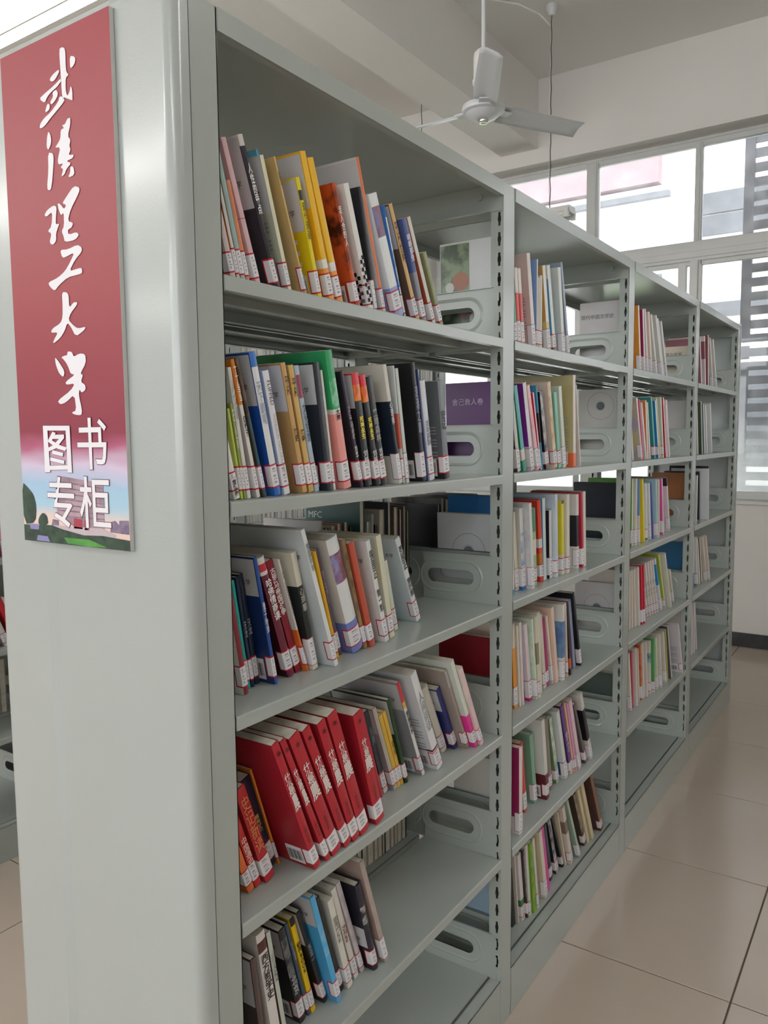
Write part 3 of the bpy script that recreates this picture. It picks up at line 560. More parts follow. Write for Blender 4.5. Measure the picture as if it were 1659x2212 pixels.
(0,4,0.2065,0.064,18.9,0.2067,0.0148,0.136,'8c2234','6c1a28','T古罗马帝国战争:f0e4e4:.93:.52','dark red book with white title, seventh from left, third shelf, first bay'),
(0,4,0.2246,0.055,18.9,0.2090,0.0040,0.145,'dcdad4','dcdad4','B0-.38:e07030;T中国哲学:888480:.9:.5','slim white book with orange foot, eighth from left, third shelf, first bay'),
(0,4,0.2350,0.050,14.2,0.2116,0.0126,0.148,'dcd8c8','dcd8c8','B.22-.72:262c2c;T心理罪:c0c0b8:.7:.5;l;b','cream book with black middle band and barcode, ninth from left, third shelf, first bay'),
(0,4,0.2711,0.032,19.0,0.2569,0.0095,0.168,'e4e8e8','d4dce0','P.3;T雪国列车:808488:.9:.7','tall wide pale blue white book, tenth from left, third shelf, first bay'),
(0,4,0.3080,0.056,17.1,0.2077,0.0072,0.144,'ecb824','ecb824','','slim golden yellow book between white books, eleventh from left, third shelf, first bay'),
(0,4,0.3309,0.068,17.6,0.2079,0.0083,0.132,'645460','645460','T罗生门:a09098:.8:.5','slim purple grey book, twelfth from left, third shelf, first bay'),
(0,4,0.3545,0.055,19.2,0.2261,0.0318,0.145,'e6eaea','e2e2e2','B0-.27:7c88cc;S.62-.87:803840+9898c8;h','thick white book with mountain picture and violet foot, thirteenth from left, third shelf, first bay'),
(0,4,0.3906,0.054,17.4,0.2208,0.0087,0.146,'a08458+6c5640','98806a','','speckled brown book, fourteenth from left, third shelf, first bay'),
(0,4,0.4052,0.051,17.8,0.2120,0.0153,0.148,'c0583e','b85040','','terracotta red book, fifteenth from left, third shelf, first bay'),
(0,4,0.4505,0.048,17.2,0.2099,0.0129,0.147,'e4e6e6','dcdedd','P.3;T張居正:202020:.9:.62;T第一部:404040:.52:.3','white book with black brush title, left of two, sixteenth from left, third shelf, first bay'),
(0,4,0.4791,0.056,12.6,0.2102,0.0159,0.144,'dcdcc4','c8ccc0+d8c8a0','P.3;X','cream book with faded picture cover, seventeenth from left, third shelf, first bay'),
(0,4,0.5351,0.082,14.6,0.1513,0.0120,0.106,'dfe4d4','d8dcd0','','short cream green book, eighteenth from left, third shelf, first bay'),
(0,4,0.6261,0.086,23.9,0.2017,0.0164,0.114,'e2e6e8','ccd8e0','P.3;T張居正:202020:.9:.62;T第四部:404040:.52:.3','leaning white book with black brush title, nineteenth from left, third shelf, first bay'),
(0,5,0.0640,0.047,20.4,0.0972,0.0134,0.100,'e87838','e07030','','orange book lowest beside metal post, leftmost, fourth shelf, first bay'),
(0,5,0.0811,0.048,19.8,0.1386,0.0134,0.100,'d43838','c03030','T中国通史:f0c8b8:.7:.3','slim red book with pale lettering, second from left, fourth shelf, first bay'),
(0,5,0.0998,0.043,19.9,0.1841,0.0203,0.129,'c02c34','a82830','T史记新读:e08858:.9:.3','red book with orange lettering, third from left, fourth shelf, first bay'),
(0,5,0.1238,0.065,18.4,0.1780,0.0249,0.125,'20263a','1c2030','p.35;T黄金时代:c8b060:.6:.4','dark navy book with white bookplate, fourth from left, fourth shelf, first bay'),
(0,5,0.1524,0.064,18.4,0.1927,0.0040,0.135,'e48c2c','e08828','','very thin orange book, fifth from left, fourth shelf, first bay'),
(0,5,0.1720,0.003,22.0,0.2581,0.0154,0.181,'b82634','a02230','Q;N;b','thick red book with barcode, first of seven, sixth from left, fourth shelf, first bay'),
(0,5,0.2023,0.003,24.2,0.2622,0.0117,0.184,'b82634','a02230','Q;N','thick red book, second of seven, seventh from left, fourth shelf, first bay'),
(0,5,0.2201,0.003,23.9,0.2584,0.0241,0.181,'b82634','a02230','Q;N','thick red book, third of seven, eighth from left, fourth shelf, first bay'),
(0,5,0.2539,0.003,24.2,0.2611,0.0189,0.183,'b82634','a02230','Q;N','thick red book, fourth of seven, ninth from left, fourth shelf, first bay'),
(0,5,0.2770,0.003,21.3,0.2553,0.0201,0.179,'b82634','a02230','Q;N','thick red book, fifth of seven, tenth from left, fourth shelf, first bay'),
(0,5,0.3015,0.003,20.6,0.2586,0.0253,0.181,'b82634','a02230','Q;N','thick red book, sixth of seven, eleventh from left, fourth shelf, first bay'),
(0,5,0.3490,0.003,16.9,0.2327,0.0258,0.163,'b82634','a02230','Q;N','thick red book, last of seven, twelfth from left, fourth shelf, first bay'),
(0,5,0.4406,0.057,18.5,0.2025,0.0091,0.142,'c43040','c43040','n','slim crimson book leaning on thick red books, thirteenth from left, fourth shelf, first bay'),
(0,5,0.4613,0.062,20.0,0.1938,0.0140,0.136,'363c46','303640','B0-.25:dcd8d4;T月亮:808890:.8:.6','slim charcoal book with white foot, fourteenth from left, fourth shelf, first bay'),
(0,5,0.4833,0.053,21.3,0.2001,0.0109,0.140,'bcb6ac','a8a8ac','p.3;b','grey beige book, fifteenth from left, fourth shelf, first bay'),
(0,5,0.4974,0.054,21.2,0.1785,0.0112,0.125,'e0b848','d8b040','','slim yellow book, left of two, sixteenth from left, fourth shelf, first bay'),
(0,5,0.5118,0.055,20.8,0.1803,0.0097,0.126,'e4bc48','d8b040','T花火:604810:.6:.4','slim yellow book, right of two, seventeenth from left, fourth shelf, first bay'),
(0,5,0.5246,0.051,19.2,0.2022,0.0095,0.142,'244a2c','204028','p.4','dark green book with white bookplate, eighteenth from left, fourth shelf, first bay'),
(0,5,0.5731,0.042,23.2,0.2391,0.0102,0.158,'e4e4e6','94989c','p.28;b;X;S.8-1:d43848;S.74-.8:e8b048;T思维课程:202024:.7:.45','grey covered book with red topped white spine, nineteenth from left, fourth shelf, first bay'),
(0,5,0.6143,0.029,24.7,0.2525,0.0215,0.171,'e4e6e8','dde0e4','X;b;B.2-.22:5c2028;T人间词话:909498:.8:.4','large white book with thin maroon band, twentieth from left, fourth shelf, first bay'),
(0,5,0.6971,0.067,27.0,0.1866,0.0234,0.131,'d8d4c8','d4d0c4','h','cream round spined book, twenty-first from left, fourth shelf, first bay'),
(0,5,0.7309,0.053,27.0,0.1761,0.0159,0.123,'2c3478','2a3070','p.35','navy book with white bookplate, twenty-second from left, fourth shelf, first bay'),
(0,5,0.7511,0.032,27.0,0.2256,0.0103,0.158,'a89890','a49890','S.8-1:b8b4b0','taupe book, twenty-third from left, fourth shelf, first bay'),
(0,5,0.7650,0.019,27.0,0.2504,0.0139,0.175,'dde4da','d8ded6','B0-.38:e83ca0','pale green book with magenta lower half, twenty-fourth from left, fourth shelf, first bay'),
(0,5,0.7830,0.013,27.0,0.2263,0.0133,0.158,'e8ccd0','e6d8d0','','pale pink book leaning at end of row, twenty-fifth from left, fourth shelf, first bay'),
(0,6,0.0733,0.030,7.3,0.2127,0.0109,0.149,'5c4a46','4a403e','p.4','dark brown book with white bookplate, leftmost, fifth shelf, first bay'),
(0,6,0.1008,0.030,9.7,0.2463,0.0190,0.170,'e4e0dc','dcd8d2','S.86-.94:5a3030;T西方哲学史:282424:.84:.5','white book with large black vertical title, second from left, fifth shelf, first bay'),
(0,6,0.1255,0.030,10.4,0.2387,0.0089,0.167,'c4ccc0','54423a','T小径:707870:.85:.6','pale grey green book with dark brown cover, third from left, fifth shelf, first bay'),
(0,6,0.1919,0.058,14.6,0.2005,0.0148,0.140,'24282c','202226','p.3;b;S.5-.9:888c8c+24282c;T北京:d0d0d0:.5:.3','black book with white streaked spine, fourth from left, fifth shelf, first bay'),
(0,6,0.2138,0.059,15.7,0.2054,0.0065,0.141,'44546c','44546c','T往事:8c98a8:.8:.6','slim slate blue book, fifth from left, fifth shelf, first bay'),
(0,6,0.2229,0.058,15.1,0.2065,0.0110,0.142,'ecc818','e8c414','S.93-1:202020;T悦读BOOK:282410:.75:.42','yellow book with black lettering, sixth from left, fifth shelf, first bay'),
(0,6,0.2533,0.055,18.8,0.2165,0.0103,0.145,'202024','1e1e22','p.35;T东北一:a8b0b0:.65:.45','black book with white bookplate, right of yellow book, seventh from left, fifth shelf, first bay'),
(0,6,0.2675,0.035,17.1,0.2425,0.0119,0.165,'58b4e8','50ace4','p.27;S.45-.75:90c8ec+58b4e8','sky blue book, eighth from left, fifth shelf, first bay'),
(0,6,0.2919,0.048,17.5,0.2200,0.0109,0.152,'262a28','222624','','slim black green book, ninth from left, fifth shelf, first bay'),
(0,6,0.3070,0.041,16.1,0.2035,0.0141,0.142,'e2e0d4','d8d6cc','T围城:888478:.8:.5','cream white book, tenth from left, fifth shelf, first bay'),
(0,6,0.3337,0.046,17.9,0.2166,0.0129,0.152,'dedcd4','d8d8ce','T边城:884040:.6:.4','slim white book with red lettering, eleventh from left, fifth shelf, first bay'),
(0,6,0.3547,0.046,19.2,0.2232,0.0115,0.154,'ccc4c4+b0a8b0','c8c0c0','','pale mauve marbled book, twelfth from left, fifth shelf, first bay'),
(0,6,0.3727,0.030,16.1,0.2023,0.0153,0.142,'2a2a3c','22222c','q;h;S.55-.75:d8d8d8+22222c','black hardback with white bookplate low on cover, thirteenth from left, fifth shelf, first bay'),
(0,6,0.4042,0.025,18.6,0.2495,0.0123,0.175,'ac9a94+b8a8a0','a8948c','l','tall mauve beige book at end of row, fourteenth from left, fifth shelf, first bay'),
(1,2,0.9329,0.035,1.1,0.2429,0.0200,0.165,'d8d4d0','dcdedf','n;I:6c8c50','white book with green picture cover behind second upright, top shelf'),
(1,2,0.9857,0.030,8.0,0.1439,0.0200,0.101,'2f9460','2f8a5a','l','slim green book, leftmost, top shelf, second bay'),
(1,2,1.0094,0.030,8.5,0.1799,0.0169,0.126,'dc4840','d84038','B.68-1:e4dcd8;l','red book with white top, left of two, second from left, top shelf, second bay'),
(1,2,1.0320,0.030,9.4,0.1821,0.0172,0.127,'d84440','d43c38','B.68-1:e4dcd8;l','red book with white top, right of two, third from left, top shelf, second bay'),
(1,2,1.0966,0.030,10.7,0.2283,0.0200,0.160,'e4dcd8','dcc4c0','l;X','tall pinkish grey folder like book, fourth from left, top shelf, second bay'),
(1,2,1.1193,0.030,0.5,0.2211,0.0061,0.155,'e8e8ec','84a4d4','','thin book with blue cover leaning other way, fifth from left, top shelf, second bay'),
(1,2,1.1279,0.030,0.5,0.1782,0.0101,0.125,'d8ccb8','d0c4b4','','slim worn cream book, sixth from left, top shelf, second bay'),
(1,2,1.1404,0.030,0.5,0.1852,0.0137,0.130,'d4d4d0','ccccc8','','thin grey white book, seventh from left, top shelf, second bay'),
(1,2,1.1947,0.030,11.4,0.2156,0.0200,0.151,'e8e4dc','cca058','B0-.35:d4c484;b;l','book with tan and straw cover, eighth from left, top shelf, second bay'),
(1,2,1.2329,0.030,13.3,0.2230,0.0200,0.156,'dce4e4','58a0d4','B.85-1:dce4e0;B0-.12:4c4c60','book with bright blue cover, ninth from left, top shelf, second bay'),
(1,2,1.2978,0.030,10.7,0.2285,0.0200,0.160,'e0e4e0','d4d8d2','l','pale grey white book, tenth from left, top shelf, second bay'),
(1,2,1.3389,0.030,15.1,0.2490,0.0140,0.170,'a4b4c4','8c9cac','l','grey blue glossy book at end of row, eleventh from left, top shelf, second bay'),
(1,3,0.9323,0.035,1.1,0.2164,0.0200,0.150,'d8d4d0','5c1a6e','n;C舍己救人卷:e0d0e8','purple book with white title behind second upright, second shelf'),
(1,3,0.9931,0.022,13.6,0.1733,0.0173,0.121,'d8d4d0','3c3c3c+a8a098','l','white spined book with black patterned cover, leftmost, second shelf, second bay'),
(1,3,1.0261,0.022,16.5,0.2126,0.0200,0.149,'4cacac','2c9060','B0-.13:2c9478;B.13-.26:d8d4cc;n','green and turquoise book with white foot label, second from left, second shelf, second bay'),
(1,3,1.0740,0.022,14.8,0.2213,0.0200,0.155,'e6dee4','80309a','B0-.28:e0c8e0;S.7-1:dcd8d8;l','purple covered book with white spine, third from left, second shelf, second bay'),
(1,3,1.1125,0.022,18.6,0.2204,0.0172,0.154,'f0c0c4','ecd4d4','S.5-.85:f0b0b4;l','pink and white book, fourth from left, second shelf, second bay'),
(1,3,1.1331,0.022,15.7,0.2011,0.0074,0.141,'f0d8dc','d42448','l','crimson book with torn white edge, fifth from left, second shelf, second bay'),
(1,3,1.1431,0.022,12.5,0.2178,0.0077,0.152,'4494bc','4494bc','B.33-.68:4c2430+1c1820;n','blue book with dark photograph across its cover, sixth from left, second shelf, second bay'),
(1,3,1.1707,0.022,14.0,0.2039,0.0200,0.143,'2a2a30+c0b8b8','24242a','','black book with white printed stripes, seventh from left, second shelf, second bay'),
(1,3,1.2276,0.022,14.0,0.2311,0.0200,0.162,'e4d0a8+c89860','e0d0c4','','cream floral patterned book, eighth from left, second shelf, second bay'),
(1,3,1.2571,0.022,11.3,0.2044,0.0200,0.143,'84c0ac','7cb8a0','','sea green book, ninth from left, second shelf, second bay'),
(1,3,1.2930,0.022,11.0,0.2215,0.0200,0.155,'d4dfd0','ccd8c8','l','pale green white book, tenth from left, second shelf, second bay'),
(1,3,1.3669,0.022,2.6,0.2550,0.0200,0.178,'e4d8d4','bcb080','B0-.15:e86c3c;b;X;n','tall olive book with orange foot, eleventh from left, second shelf, second bay'),
(1,3,1.4234,0.022,11.0,0.2328,0.0048,0.163,'e8e0e0','e0d8d8','n','plain off white book at end of row, twelfth from left, second shelf, second bay'),
(1,4,0.9320,0.035,1.1,0.2024,0.0200,0.175,'d8d4d0','d4d6d8','n;A.54','white book with circle and arc print behind second upright, third shelf'),
(1,4,0.9545,0.032,1.1,0.2464,0.0200,0.160,'d8d4d0','2c6ca8','n','tall blue book behind white arc book at second upright, third shelf'),
(1,4,0.9933,0.038,4.3,0.1584,0.0200,0.111,'e4dcd4','e0d8d0','B0-.06:3c9cd4;n','off white book with blue foot beside post, leftmost, third shelf, second bay'),
(1,4,1.0387,0.046,7.8,0.2029,0.0200,0.142,'dcdccc','d8d4c8','l','cream green book, second from left, third shelf, second bay'),
(1,4,1.0613,0.037,7.1,0.2109,0.0199,0.148,'e4e6e8','d4d0c8','B0-.27:2880cc;S.3-.7:4890d8+e4e6e8;l','white book with bright blue foot, third from left, third shelf, second bay'),
(1,4,1.0837,0.021,6.5,0.2229,0.0156,0.156,'e4e4e4','d8d8d8+c8c8d0','l','wide white book with ink wash cover, fourth from left, third shelf, second bay'),
(1,4,1.1243,0.034,4.4,0.2051,0.0200,0.144,'a4c490','4c8c6c','S.7-1:4c8c6c;B.4-.6:e4e0d4','slim green and white book, fifth from left, third shelf, second bay'),
(1,4,1.1929,0.045,7.1,0.2221,0.0200,0.155,'dc503c','cc4034','B.2-.35:c87c3c;B.42-.53:dcdcd8;h','red book with orange and white bands, sixth from left, third shelf, second bay'),
(1,4,1.2170,0.045,4.3,0.2240,0.0200,0.155,'d0dcdc','4ca0cc','n','light blue book, seventh from left, third shelf, second bay'),
(1,4,1.2525,0.043,2.9,0.1884,0.0200,0.132,'dcdcdc','202028','l','black book with white edge, eighth from left, third shelf, second bay'),
(1,4,1.2755,0.034,3.1,0.2310,0.0180,0.162,'ccd8e4','c8d4e0','','pale blue white book, ninth from left, third shelf, second bay'),
(1,4,1.3245,0.035,3.5,0.2100,0.0200,0.147,'dcd444','dcd030','B0-.27:dcd8c8;S.96-1:4c2c24','yellow book with cream foot, tenth from left, third shelf, second bay'),
(1,4,1.3532,0.031,2.4,0.2258,0.0200,0.158,'e0dcd0','dcd8cc','','cream book right of yellow book, eleventh from left, third shelf, second bay'),
(1,4,1.4445,0.037,2.7,0.2197,0.0200,0.154,'e0dcd8','e0dcd8','B.3-.72:26262c;l','white book with wide black band, twelfth from left, third shelf, second bay'),
(1,4,1.4765,0.032,5.2,0.2256,0.0146,0.158,'c02848','b82044','l','crimson book with white lettering, thirteenth from left, third shelf, second bay'),
(1,4,1.4940,0.033,3.7,0.2250,0.0200,0.157,'e4e0d4','e0dcd0','n','cream book at end of row, fourteenth from left, third shelf, second bay'),
(1,5,0.9322,0.035,1.1,0.2098,0.0200,0.172,'d8d4d0','8a1a28','n','dark red book behind second upright, fourth shelf'),
(1,5,1.0441,0.050,6.3,0.2258,0.0200,0.150,'eca040','e89834','B.72-1:e4dccc;l','orange book with cream top, leftmost, fourth shelf, second bay'),
(1,5,1.0666,0.046,6.3,0.2201,0.0105,0.154,'e4dccc','e0d8c8','n','slim cream book beside orange book, second from left, fourth shelf, second bay'),
(1,5,1.0795,0.044,6.3,0.2254,0.0124,0.156,'e4dcdc','e4dcdc','n','slim white book with small black marks, third from left, fourth shelf, second bay'),
(1,5,1.1202,0.042,10.7,0.2162,0.0200,0.151,'e6d8e0','e4d4dc','B0-.27:d82484;l','white book with magenta foot, fourth from left, fourth shelf, second bay'),
(1,5,1.1430,0.032,9.5,0.2277,0.0089,0.159,'dce4d8','b8d8b8+dce4d8','l','pale green white book, fifth from left, fourth shelf, second bay'),
(1,5,1.1544,0.031,7.4,0.2289,0.0151,0.160,'dcd8c4','dcd8c4','B.42-.68:908a6c','cream book with olive patch, sixth from left, fourth shelf, second bay'),
(1,5,1.1793,0.039,5.8,0.2313,0.0200,0.161,'e0dccc','dcd8c8','n','thin cream book, seventh from left, fourth shelf, second bay'),
(1,5,1.2336,0.049,10.5,0.2192,0.0200,0.151,'dcd4c8','d8d0c4','','cream beige book, eighth from left, fourth shelf, second bay'),
(1,5,1.2569,0.051,10.7,0.2023,0.0198,0.142,'a42864','a42460','','magenta book with white top, ninth from left, fourth shelf, second bay'),
(1,5,1.2932,0.048,14.4,0.2108,0.0111,0.148,'e8d4d0','e4ccc8','l','slim pale pink book, tenth from left, fourth shelf, second bay'),
(1,5,1.3071,0.041,12.0,0.2291,0.0174,0.159,'e8d0c0','ecccb8','n','peach book, eleventh from left, fourth shelf, second bay'),
(1,5,1.3340,0.035,1.2,0.2214,0.0200,0.155,'e0e0dc','e0e0dc','B.3-.78:7098b8+6078b0;l','white book with blue marble picture, twelfth from left, fourth shelf, second bay'),
(1,5,1.3752,0.035,6.0,0.2243,0.0059,0.157,'dcd4c4','d8d0c0','','thin worn cream book, thirteenth from left, fourth shelf, second bay'),
(1,5,1.3973,0.035,9.7,0.2084,0.0111,0.146,'30282c','2c2428','B.1-.25:e07040;n','slim black book with orange glow, fourteenth from left, fourth shelf, second bay'),
(1,5,1.4637,0.050,12.8,0.2198,0.0200,0.150,'90a0b8','8c6c90','n','blue grey book, fifteenth from left, fourth shelf, second bay'),
(1,5,1.5050,0.043,17.3,0.2463,0.0127,0.157,'34343c','24242c','l','black book with white foot label, sixteenth from left, fourth shelf, second bay'),
(1,6,0.9322,0.035,1.1,0.2093,0.0200,0.130,'d8d4d0','d8d4cc','n','off white book behind second upright, fifth shelf'),
(1,6,0.9923,0.012,1.1,0.2274,0.0200,0.159,'e4dcdc','982458','B0-.2:e0d8d8;l','white edged maroon book beside post, leftmost, fifth shelf, second bay'),
(1,6,1.1089,0.050,9.5,0.2037,0.0200,0.143,'d84438','c03830','l','glossy red book, second from left, fifth shelf, second bay'),
(1,6,1.1735,0.049,10.5,0.2087,0.0200,0.146,'8cb8a0','80b098','l;h','sage green round spined book, third from left, fifth shelf, second bay'),
(1,6,1.2120,0.029,9.8,0.2411,0.0200,0.169,'e0dcd8','dcdcd8','B0-.32:642028;b','large white book with maroon foot and barcode, fourth from left, fifth shelf, second bay'),
(1,6,1.2689,0.043,10.7,0.2263,0.0200,0.157,'8c8478','847c70','','slim taupe book, fifth from left, fifth shelf, second bay'),
(1,6,1.3232,0.044,16.6,0.2209,0.0200,0.155,'90b088+dcdcd8','74946c','','white and green book, sixth from left, fifth shelf, second bay'),
(1,6,1.3680,0.034,19.0,0.2372,0.0200,0.166,'e0e4e4','dce0e0','B.05-.25:3068a8+205088;l','white book with deep blue picture at its foot, seventh from left, fifth shelf, second bay'),
(1,6,1.4033,0.032,21.1,0.2519,0.0200,0.168,'644094','503060','B0-.16:d8d0c0;T学习:e0d8f0:.6:.3','violet book with white lettering, eighth from left, fifth shelf, second bay'),
(1,6,1.4272,0.031,20.1,0.2520,0.0074,0.169,'e8c8a8','e4a860','','thin white and orange book, ninth from left, fifth shelf, second bay'),
(1,6,1.4374,0.028,19.6,0.2461,0.0070,0.172,'e8a8c8','e4a0c4','','pink book, tenth from left, fifth shelf, second bay'),
(1,6,1.4575,0.026,21.3,0.2517,0.0200,0.174,'ecd0dc','e8c8d4','l','pale pink book, eleventh from left, fifth shelf, second bay'),
(1,6,1.5079,0.024,27.0,0.2421,0.0129,0.170,'645c5c','5c5454','','dark taupe book, twelfth from left, fifth shelf, second bay'),
(1,6,1.5446,0.021,24.0,0.2552,0.0200,0.179,'dcdad4','dcdad4','B.3-.77:1c1c22;l','white book with broad black band, thirteenth from left, fifth shelf, second bay'),
(1,7,0.9321,0.035,1.1,0.2072,0.0200,0.170,'d8d4d0','a0b8cc','n','pale blue book behind second upright, lowest shelf'),
(1,7,1.0707,0.065,8.4,0.1680,0.0200,0.118,'1e1e22','1e1e22','n','black book cover beside post, leftmost, lowest shelf, second bay'),
(1,7,1.0933,0.058,8.4,0.2178,0.0058,0.132,'dcd4c8','d8d0c4','n','slim cream book, second from left, lowest shelf, second bay'),
(1,7,1.1089,0.054,9.4,0.2042,0.0200,0.136,'e4dcdc','e0d8d8','B.12-.32:2c8454','white book with green patch, third from left, lowest shelf, second bay'),
(1,7,1.1316,0.048,9.3,0.2109,0.0054,0.142,'403438+a09090','40383c','','dark floral book, fourth from left, lowest shelf, second bay'),
(1,7,1.1395,0.046,8.3,0.2185,0.0148,0.144,'d4dcd4','d4dcd4','B.7-1:dcd8d0','slim grey green book, fifth from left, lowest shelf, second bay'),
(1,7,1.1610,0.042,9.4,0.2172,0.0199,0.148,'90bc38+6c9428','80b030','n','grass green book, sixth from left, lowest shelf, second bay'),
(1,7,1.1850,0.042,9.8,0.2227,0.0125,0.148,'e0dccc','dcd8c4','','slim ivory book, seventh from left, lowest shelf, second bay'),
(1,7,1.2428,0.043,13.0,0.2229,0.0200,0.147,'e4dccc','d8ccb0','l','wide buff book, eighth from left, lowest shelf, second bay'),
(1,7,1.2796,0.051,14.5,0.2184,0.0200,0.139,'e848a8','e448a4','n','thin magenta book, ninth from left, lowest shelf, second bay'),
(1,7,1.3343,0.065,16.7,0.1995,0.0200,0.125,'34384c','2c3044','','slim navy book, tenth from left, lowest shelf, second bay'),
(1,7,1.3800,0.064,20.7,0.2034,0.0200,0.126,'c0b8bc+343438','2c2c34','','black book with grey flecked spine, eleventh from left, lowest shelf, second bay'),
(1,7,1.4264,0.062,26.2,0.2172,0.0103,0.128,'2c2e34','26282c','','black book right of flecked spine, twelfth from left, lowest shelf, second bay'),
(1,7,1.4403,0.058,20.6,0.2126,0.0088,0.132,'dccfb8','d4c8b0','n','slim straw book, thirteenth from left, lowest shelf, second bay'),
(1,7,1.4558,0.047,20.6,0.2244,0.0200,0.143,'e0d4c8','d8ccc0','B.55-.76:847068','beige book with brown patch, fourteenth from left, lowest shelf, second bay'),
(1,7,1.5087,0.040,27.0,0.2528,0.0127,0.150,'b4c4b8','98b09c','l','grey green book, fifteenth from left, lowest shelf, second bay'),
(1,7,1.5847,0.051,27.0,0.2343,0.0200,0.139,'584438+a08870','4c4034','','brown patterned book, sixteenth from left, lowest shelf, second bay'),
(1,7,1.6095,0.048,25.7,0.2398,0.0160,0.142,'dccca8','d8c8a4','n','straw yellow book, left of two, seventeenth from left, lowest shelf, second bay'),
(1,7,1.6359,0.044,25.8,0.2524,0.0200,0.146,'dccca8','d8c8a4','n','straw yellow book, right of two, eighteenth from left, lowest shelf, second bay'),
(1,7,1.7081,0.038,27.0,0.2580,0.0200,0.152,'8c5c40','58403a','','reddish brown book leaning at end of row, nineteenth from left, lowest shelf, second bay'),
(2,2,1.8525,0.035,1.1,0.2239,0.0200,0.150,'d8d4d0','c8c4c4','n;C现代中国文学史:605c5c','grey book with small dark title behind third upright, top shelf'),
(2,2,2.0206,0.030,10.5,0.2244,0.0160,0.157,'ecdcc8','e49840','l','orange covered book, leftmost, top shelf, third bay'),
(2,2,2.0713,0.030,9.9,0.2183,0.0160,0.153,'e8d8e0','982c5c','l','plum covered book, second from left, top shelf, third bay'),
(2,2,2.1124,0.030,14.1,0.2249,0.0160,0.157,'dcdcdc','dcdad8','l','grey white book right of plum book, third from left, top shelf, third bay'),
(2,2,2.1630,0.030,15.4,0.2212,0.0160,0.155,'e4d8cc','e8ccbc','l','pale peach book, fourth from left, top shelf, third bay'),
(2,2,2.2324,0.030,24.8,0.2279,0.0160,0.160,'dcdcd8','d4d8d0','l','grey white book right of peach book, fifth from left, top shelf, third bay'),
(2,2,2.3070,0.030,27.0,0.2363,0.0160,0.165,'e0e0dc','d8dad4','l','slim off white book, sixth from left, top shelf, third bay'),
(2,2,2.3273,0.030,27.0,0.2276,0.0147,0.159,'d8dadc','d0d2d4','n','thin silver grey book, seventh from left, top shelf, third bay'),
(2,2,2.3730,0.030,27.0,0.2222,0.0160,0.156,'e4e2e2','d8d6d6','l','white book at end of row, eighth from left, top shelf, third bay'),
(2,3,1.8528,0.035,1.1,0.2414,0.0200,0.150,'d8d4d0','c0beb8','n;A.77','grey book with round emblem behind third upright, second shelf'),
(2,3,1.9251,0.022,13.9,0.1915,0.0160,0.134,'e4e0dc','d0dce0','n','thin white book beside post, leftmost, second shelf, third bay'),
(2,3,2.0310,0.022,20.1,0.2254,0.0160,0.158,'e4dcd4','ccbc94+b4a4c4','l','pastel rainbow book, second from left, second shelf, third bay'),
(2,3,2.0504,0.022,17.4,0.2167,0.0115,0.152,'d85080','d84474','n','thin magenta pink book, third from left, second shelf, third bay'),
(2,3,2.0831,0.022,20.1,0.2090,0.0160,0.146,'e0dcd8','dcd8d4','n','white book right of magenta pink book, fourth from left, second shelf, third bay'),
(2,3,2.1029,0.022,11.3,0.2112,0.0160,0.148,'ecd8cc','d88048','n','orange book, fifth from left, second shelf, third bay'),
(2,3,2.1334,0.022,14.4,0.2066,0.0159,0.145,'dcd8d4','d8d4d0','n','greyish white book, sixth from left, second shelf, third bay'),
(2,3,2.1992,0.022,17.2,0.2322,0.0160,0.163,'58b0a8','3c8c8c','','teal book, seventh from left, second shelf, third bay'),
(2,3,2.2525,0.022,17.7,0.2214,0.0160,0.155,'e0e8ec','2c88c8','','bright blue book, eighth from left, second shelf, third bay'),
(2,3,2.2788,0.022,19.3,0.2347,0.0099,0.164,'dcd8bc','d8d4b8','n','slim cream book, ninth from left, second shelf, third bay'),
(2,3,2.3142,0.022,13.8,0.2322,0.0160,0.163,'d4dcc8','c4d0bc','','pale green book, tenth from left, second shelf, third bay'),
(2,3,2.3570,0.022,15.5,0.2341,0.0160,0.164,'ecccc8','c02c48','n','crimson book, eleventh from left, second shelf, third bay'),
(2,3,2.3760,0.022,14.0,0.2041,0.0145,0.143,'e8c4d8','882858','n','slim pink and plum book, twelfth from left, second shelf, third bay'),
(2,3,2.4067,0.022,17.6,0.2285,0.0158,0.160,'e8e4e0','e0dcd8','n','white book at end of row, thirteenth from left, second shelf, third bay'),
(2,4,1.8526,0.035,1.1,0.2314,0.0200,0.165,'d8d4d0','1c2030','n','navy black book behind third upright, third shelf'),
(2,4,2.0012,0.042,2.0,0.2388,0.0160,0.158,'e4e4d8','70b84c','l','bright green book, leftmost, third shelf, third bay'),
(2,4,2.0215,0.034,2.0,0.2380,0.0160,0.166,'dcd8cc','d8d4c8','l','cream book, second from left, third shelf, third bay'),
(2,4,2.0537,0.030,5.4,0.2357,0.0069,0.165,'e4e4e4','dcdcd8','B.45-1:6498d8;l','white book with blue upper half, third from left, third shelf, third bay'),
(2,4,2.1286,0.035,9.6,0.2355,0.0160,0.165,'ecdc60','ecd02c','n','bright yellow book, fourth from left, third shelf, third bay'),
(2,4,2.1482,0.030,8.6,0.2181,0.0160,0.153,'dce4e4','d8e0e0','B.02-.14:3ca09c','pale grey book with teal foot, fifth from left, third shelf, third bay'),
(2,4,2.2191,0.037,10.0,0.2157,0.0160,0.151,'e4e8e8','e0e4e4','l','white book right of pale grey book, sixth from left, third shelf, third bay'),
(2,4,2.2475,0.034,12.5,0.2184,0.0097,0.153,'6464ac','6060a8','n','thin indigo book, seventh from left, third shelf, third bay'),
(2,4,2.2781,0.028,9.2,0.2273,0.0160,0.159,'b4d4e0','a4ccd8','l','light aqua book, eighth from left, third shelf, third bay'),
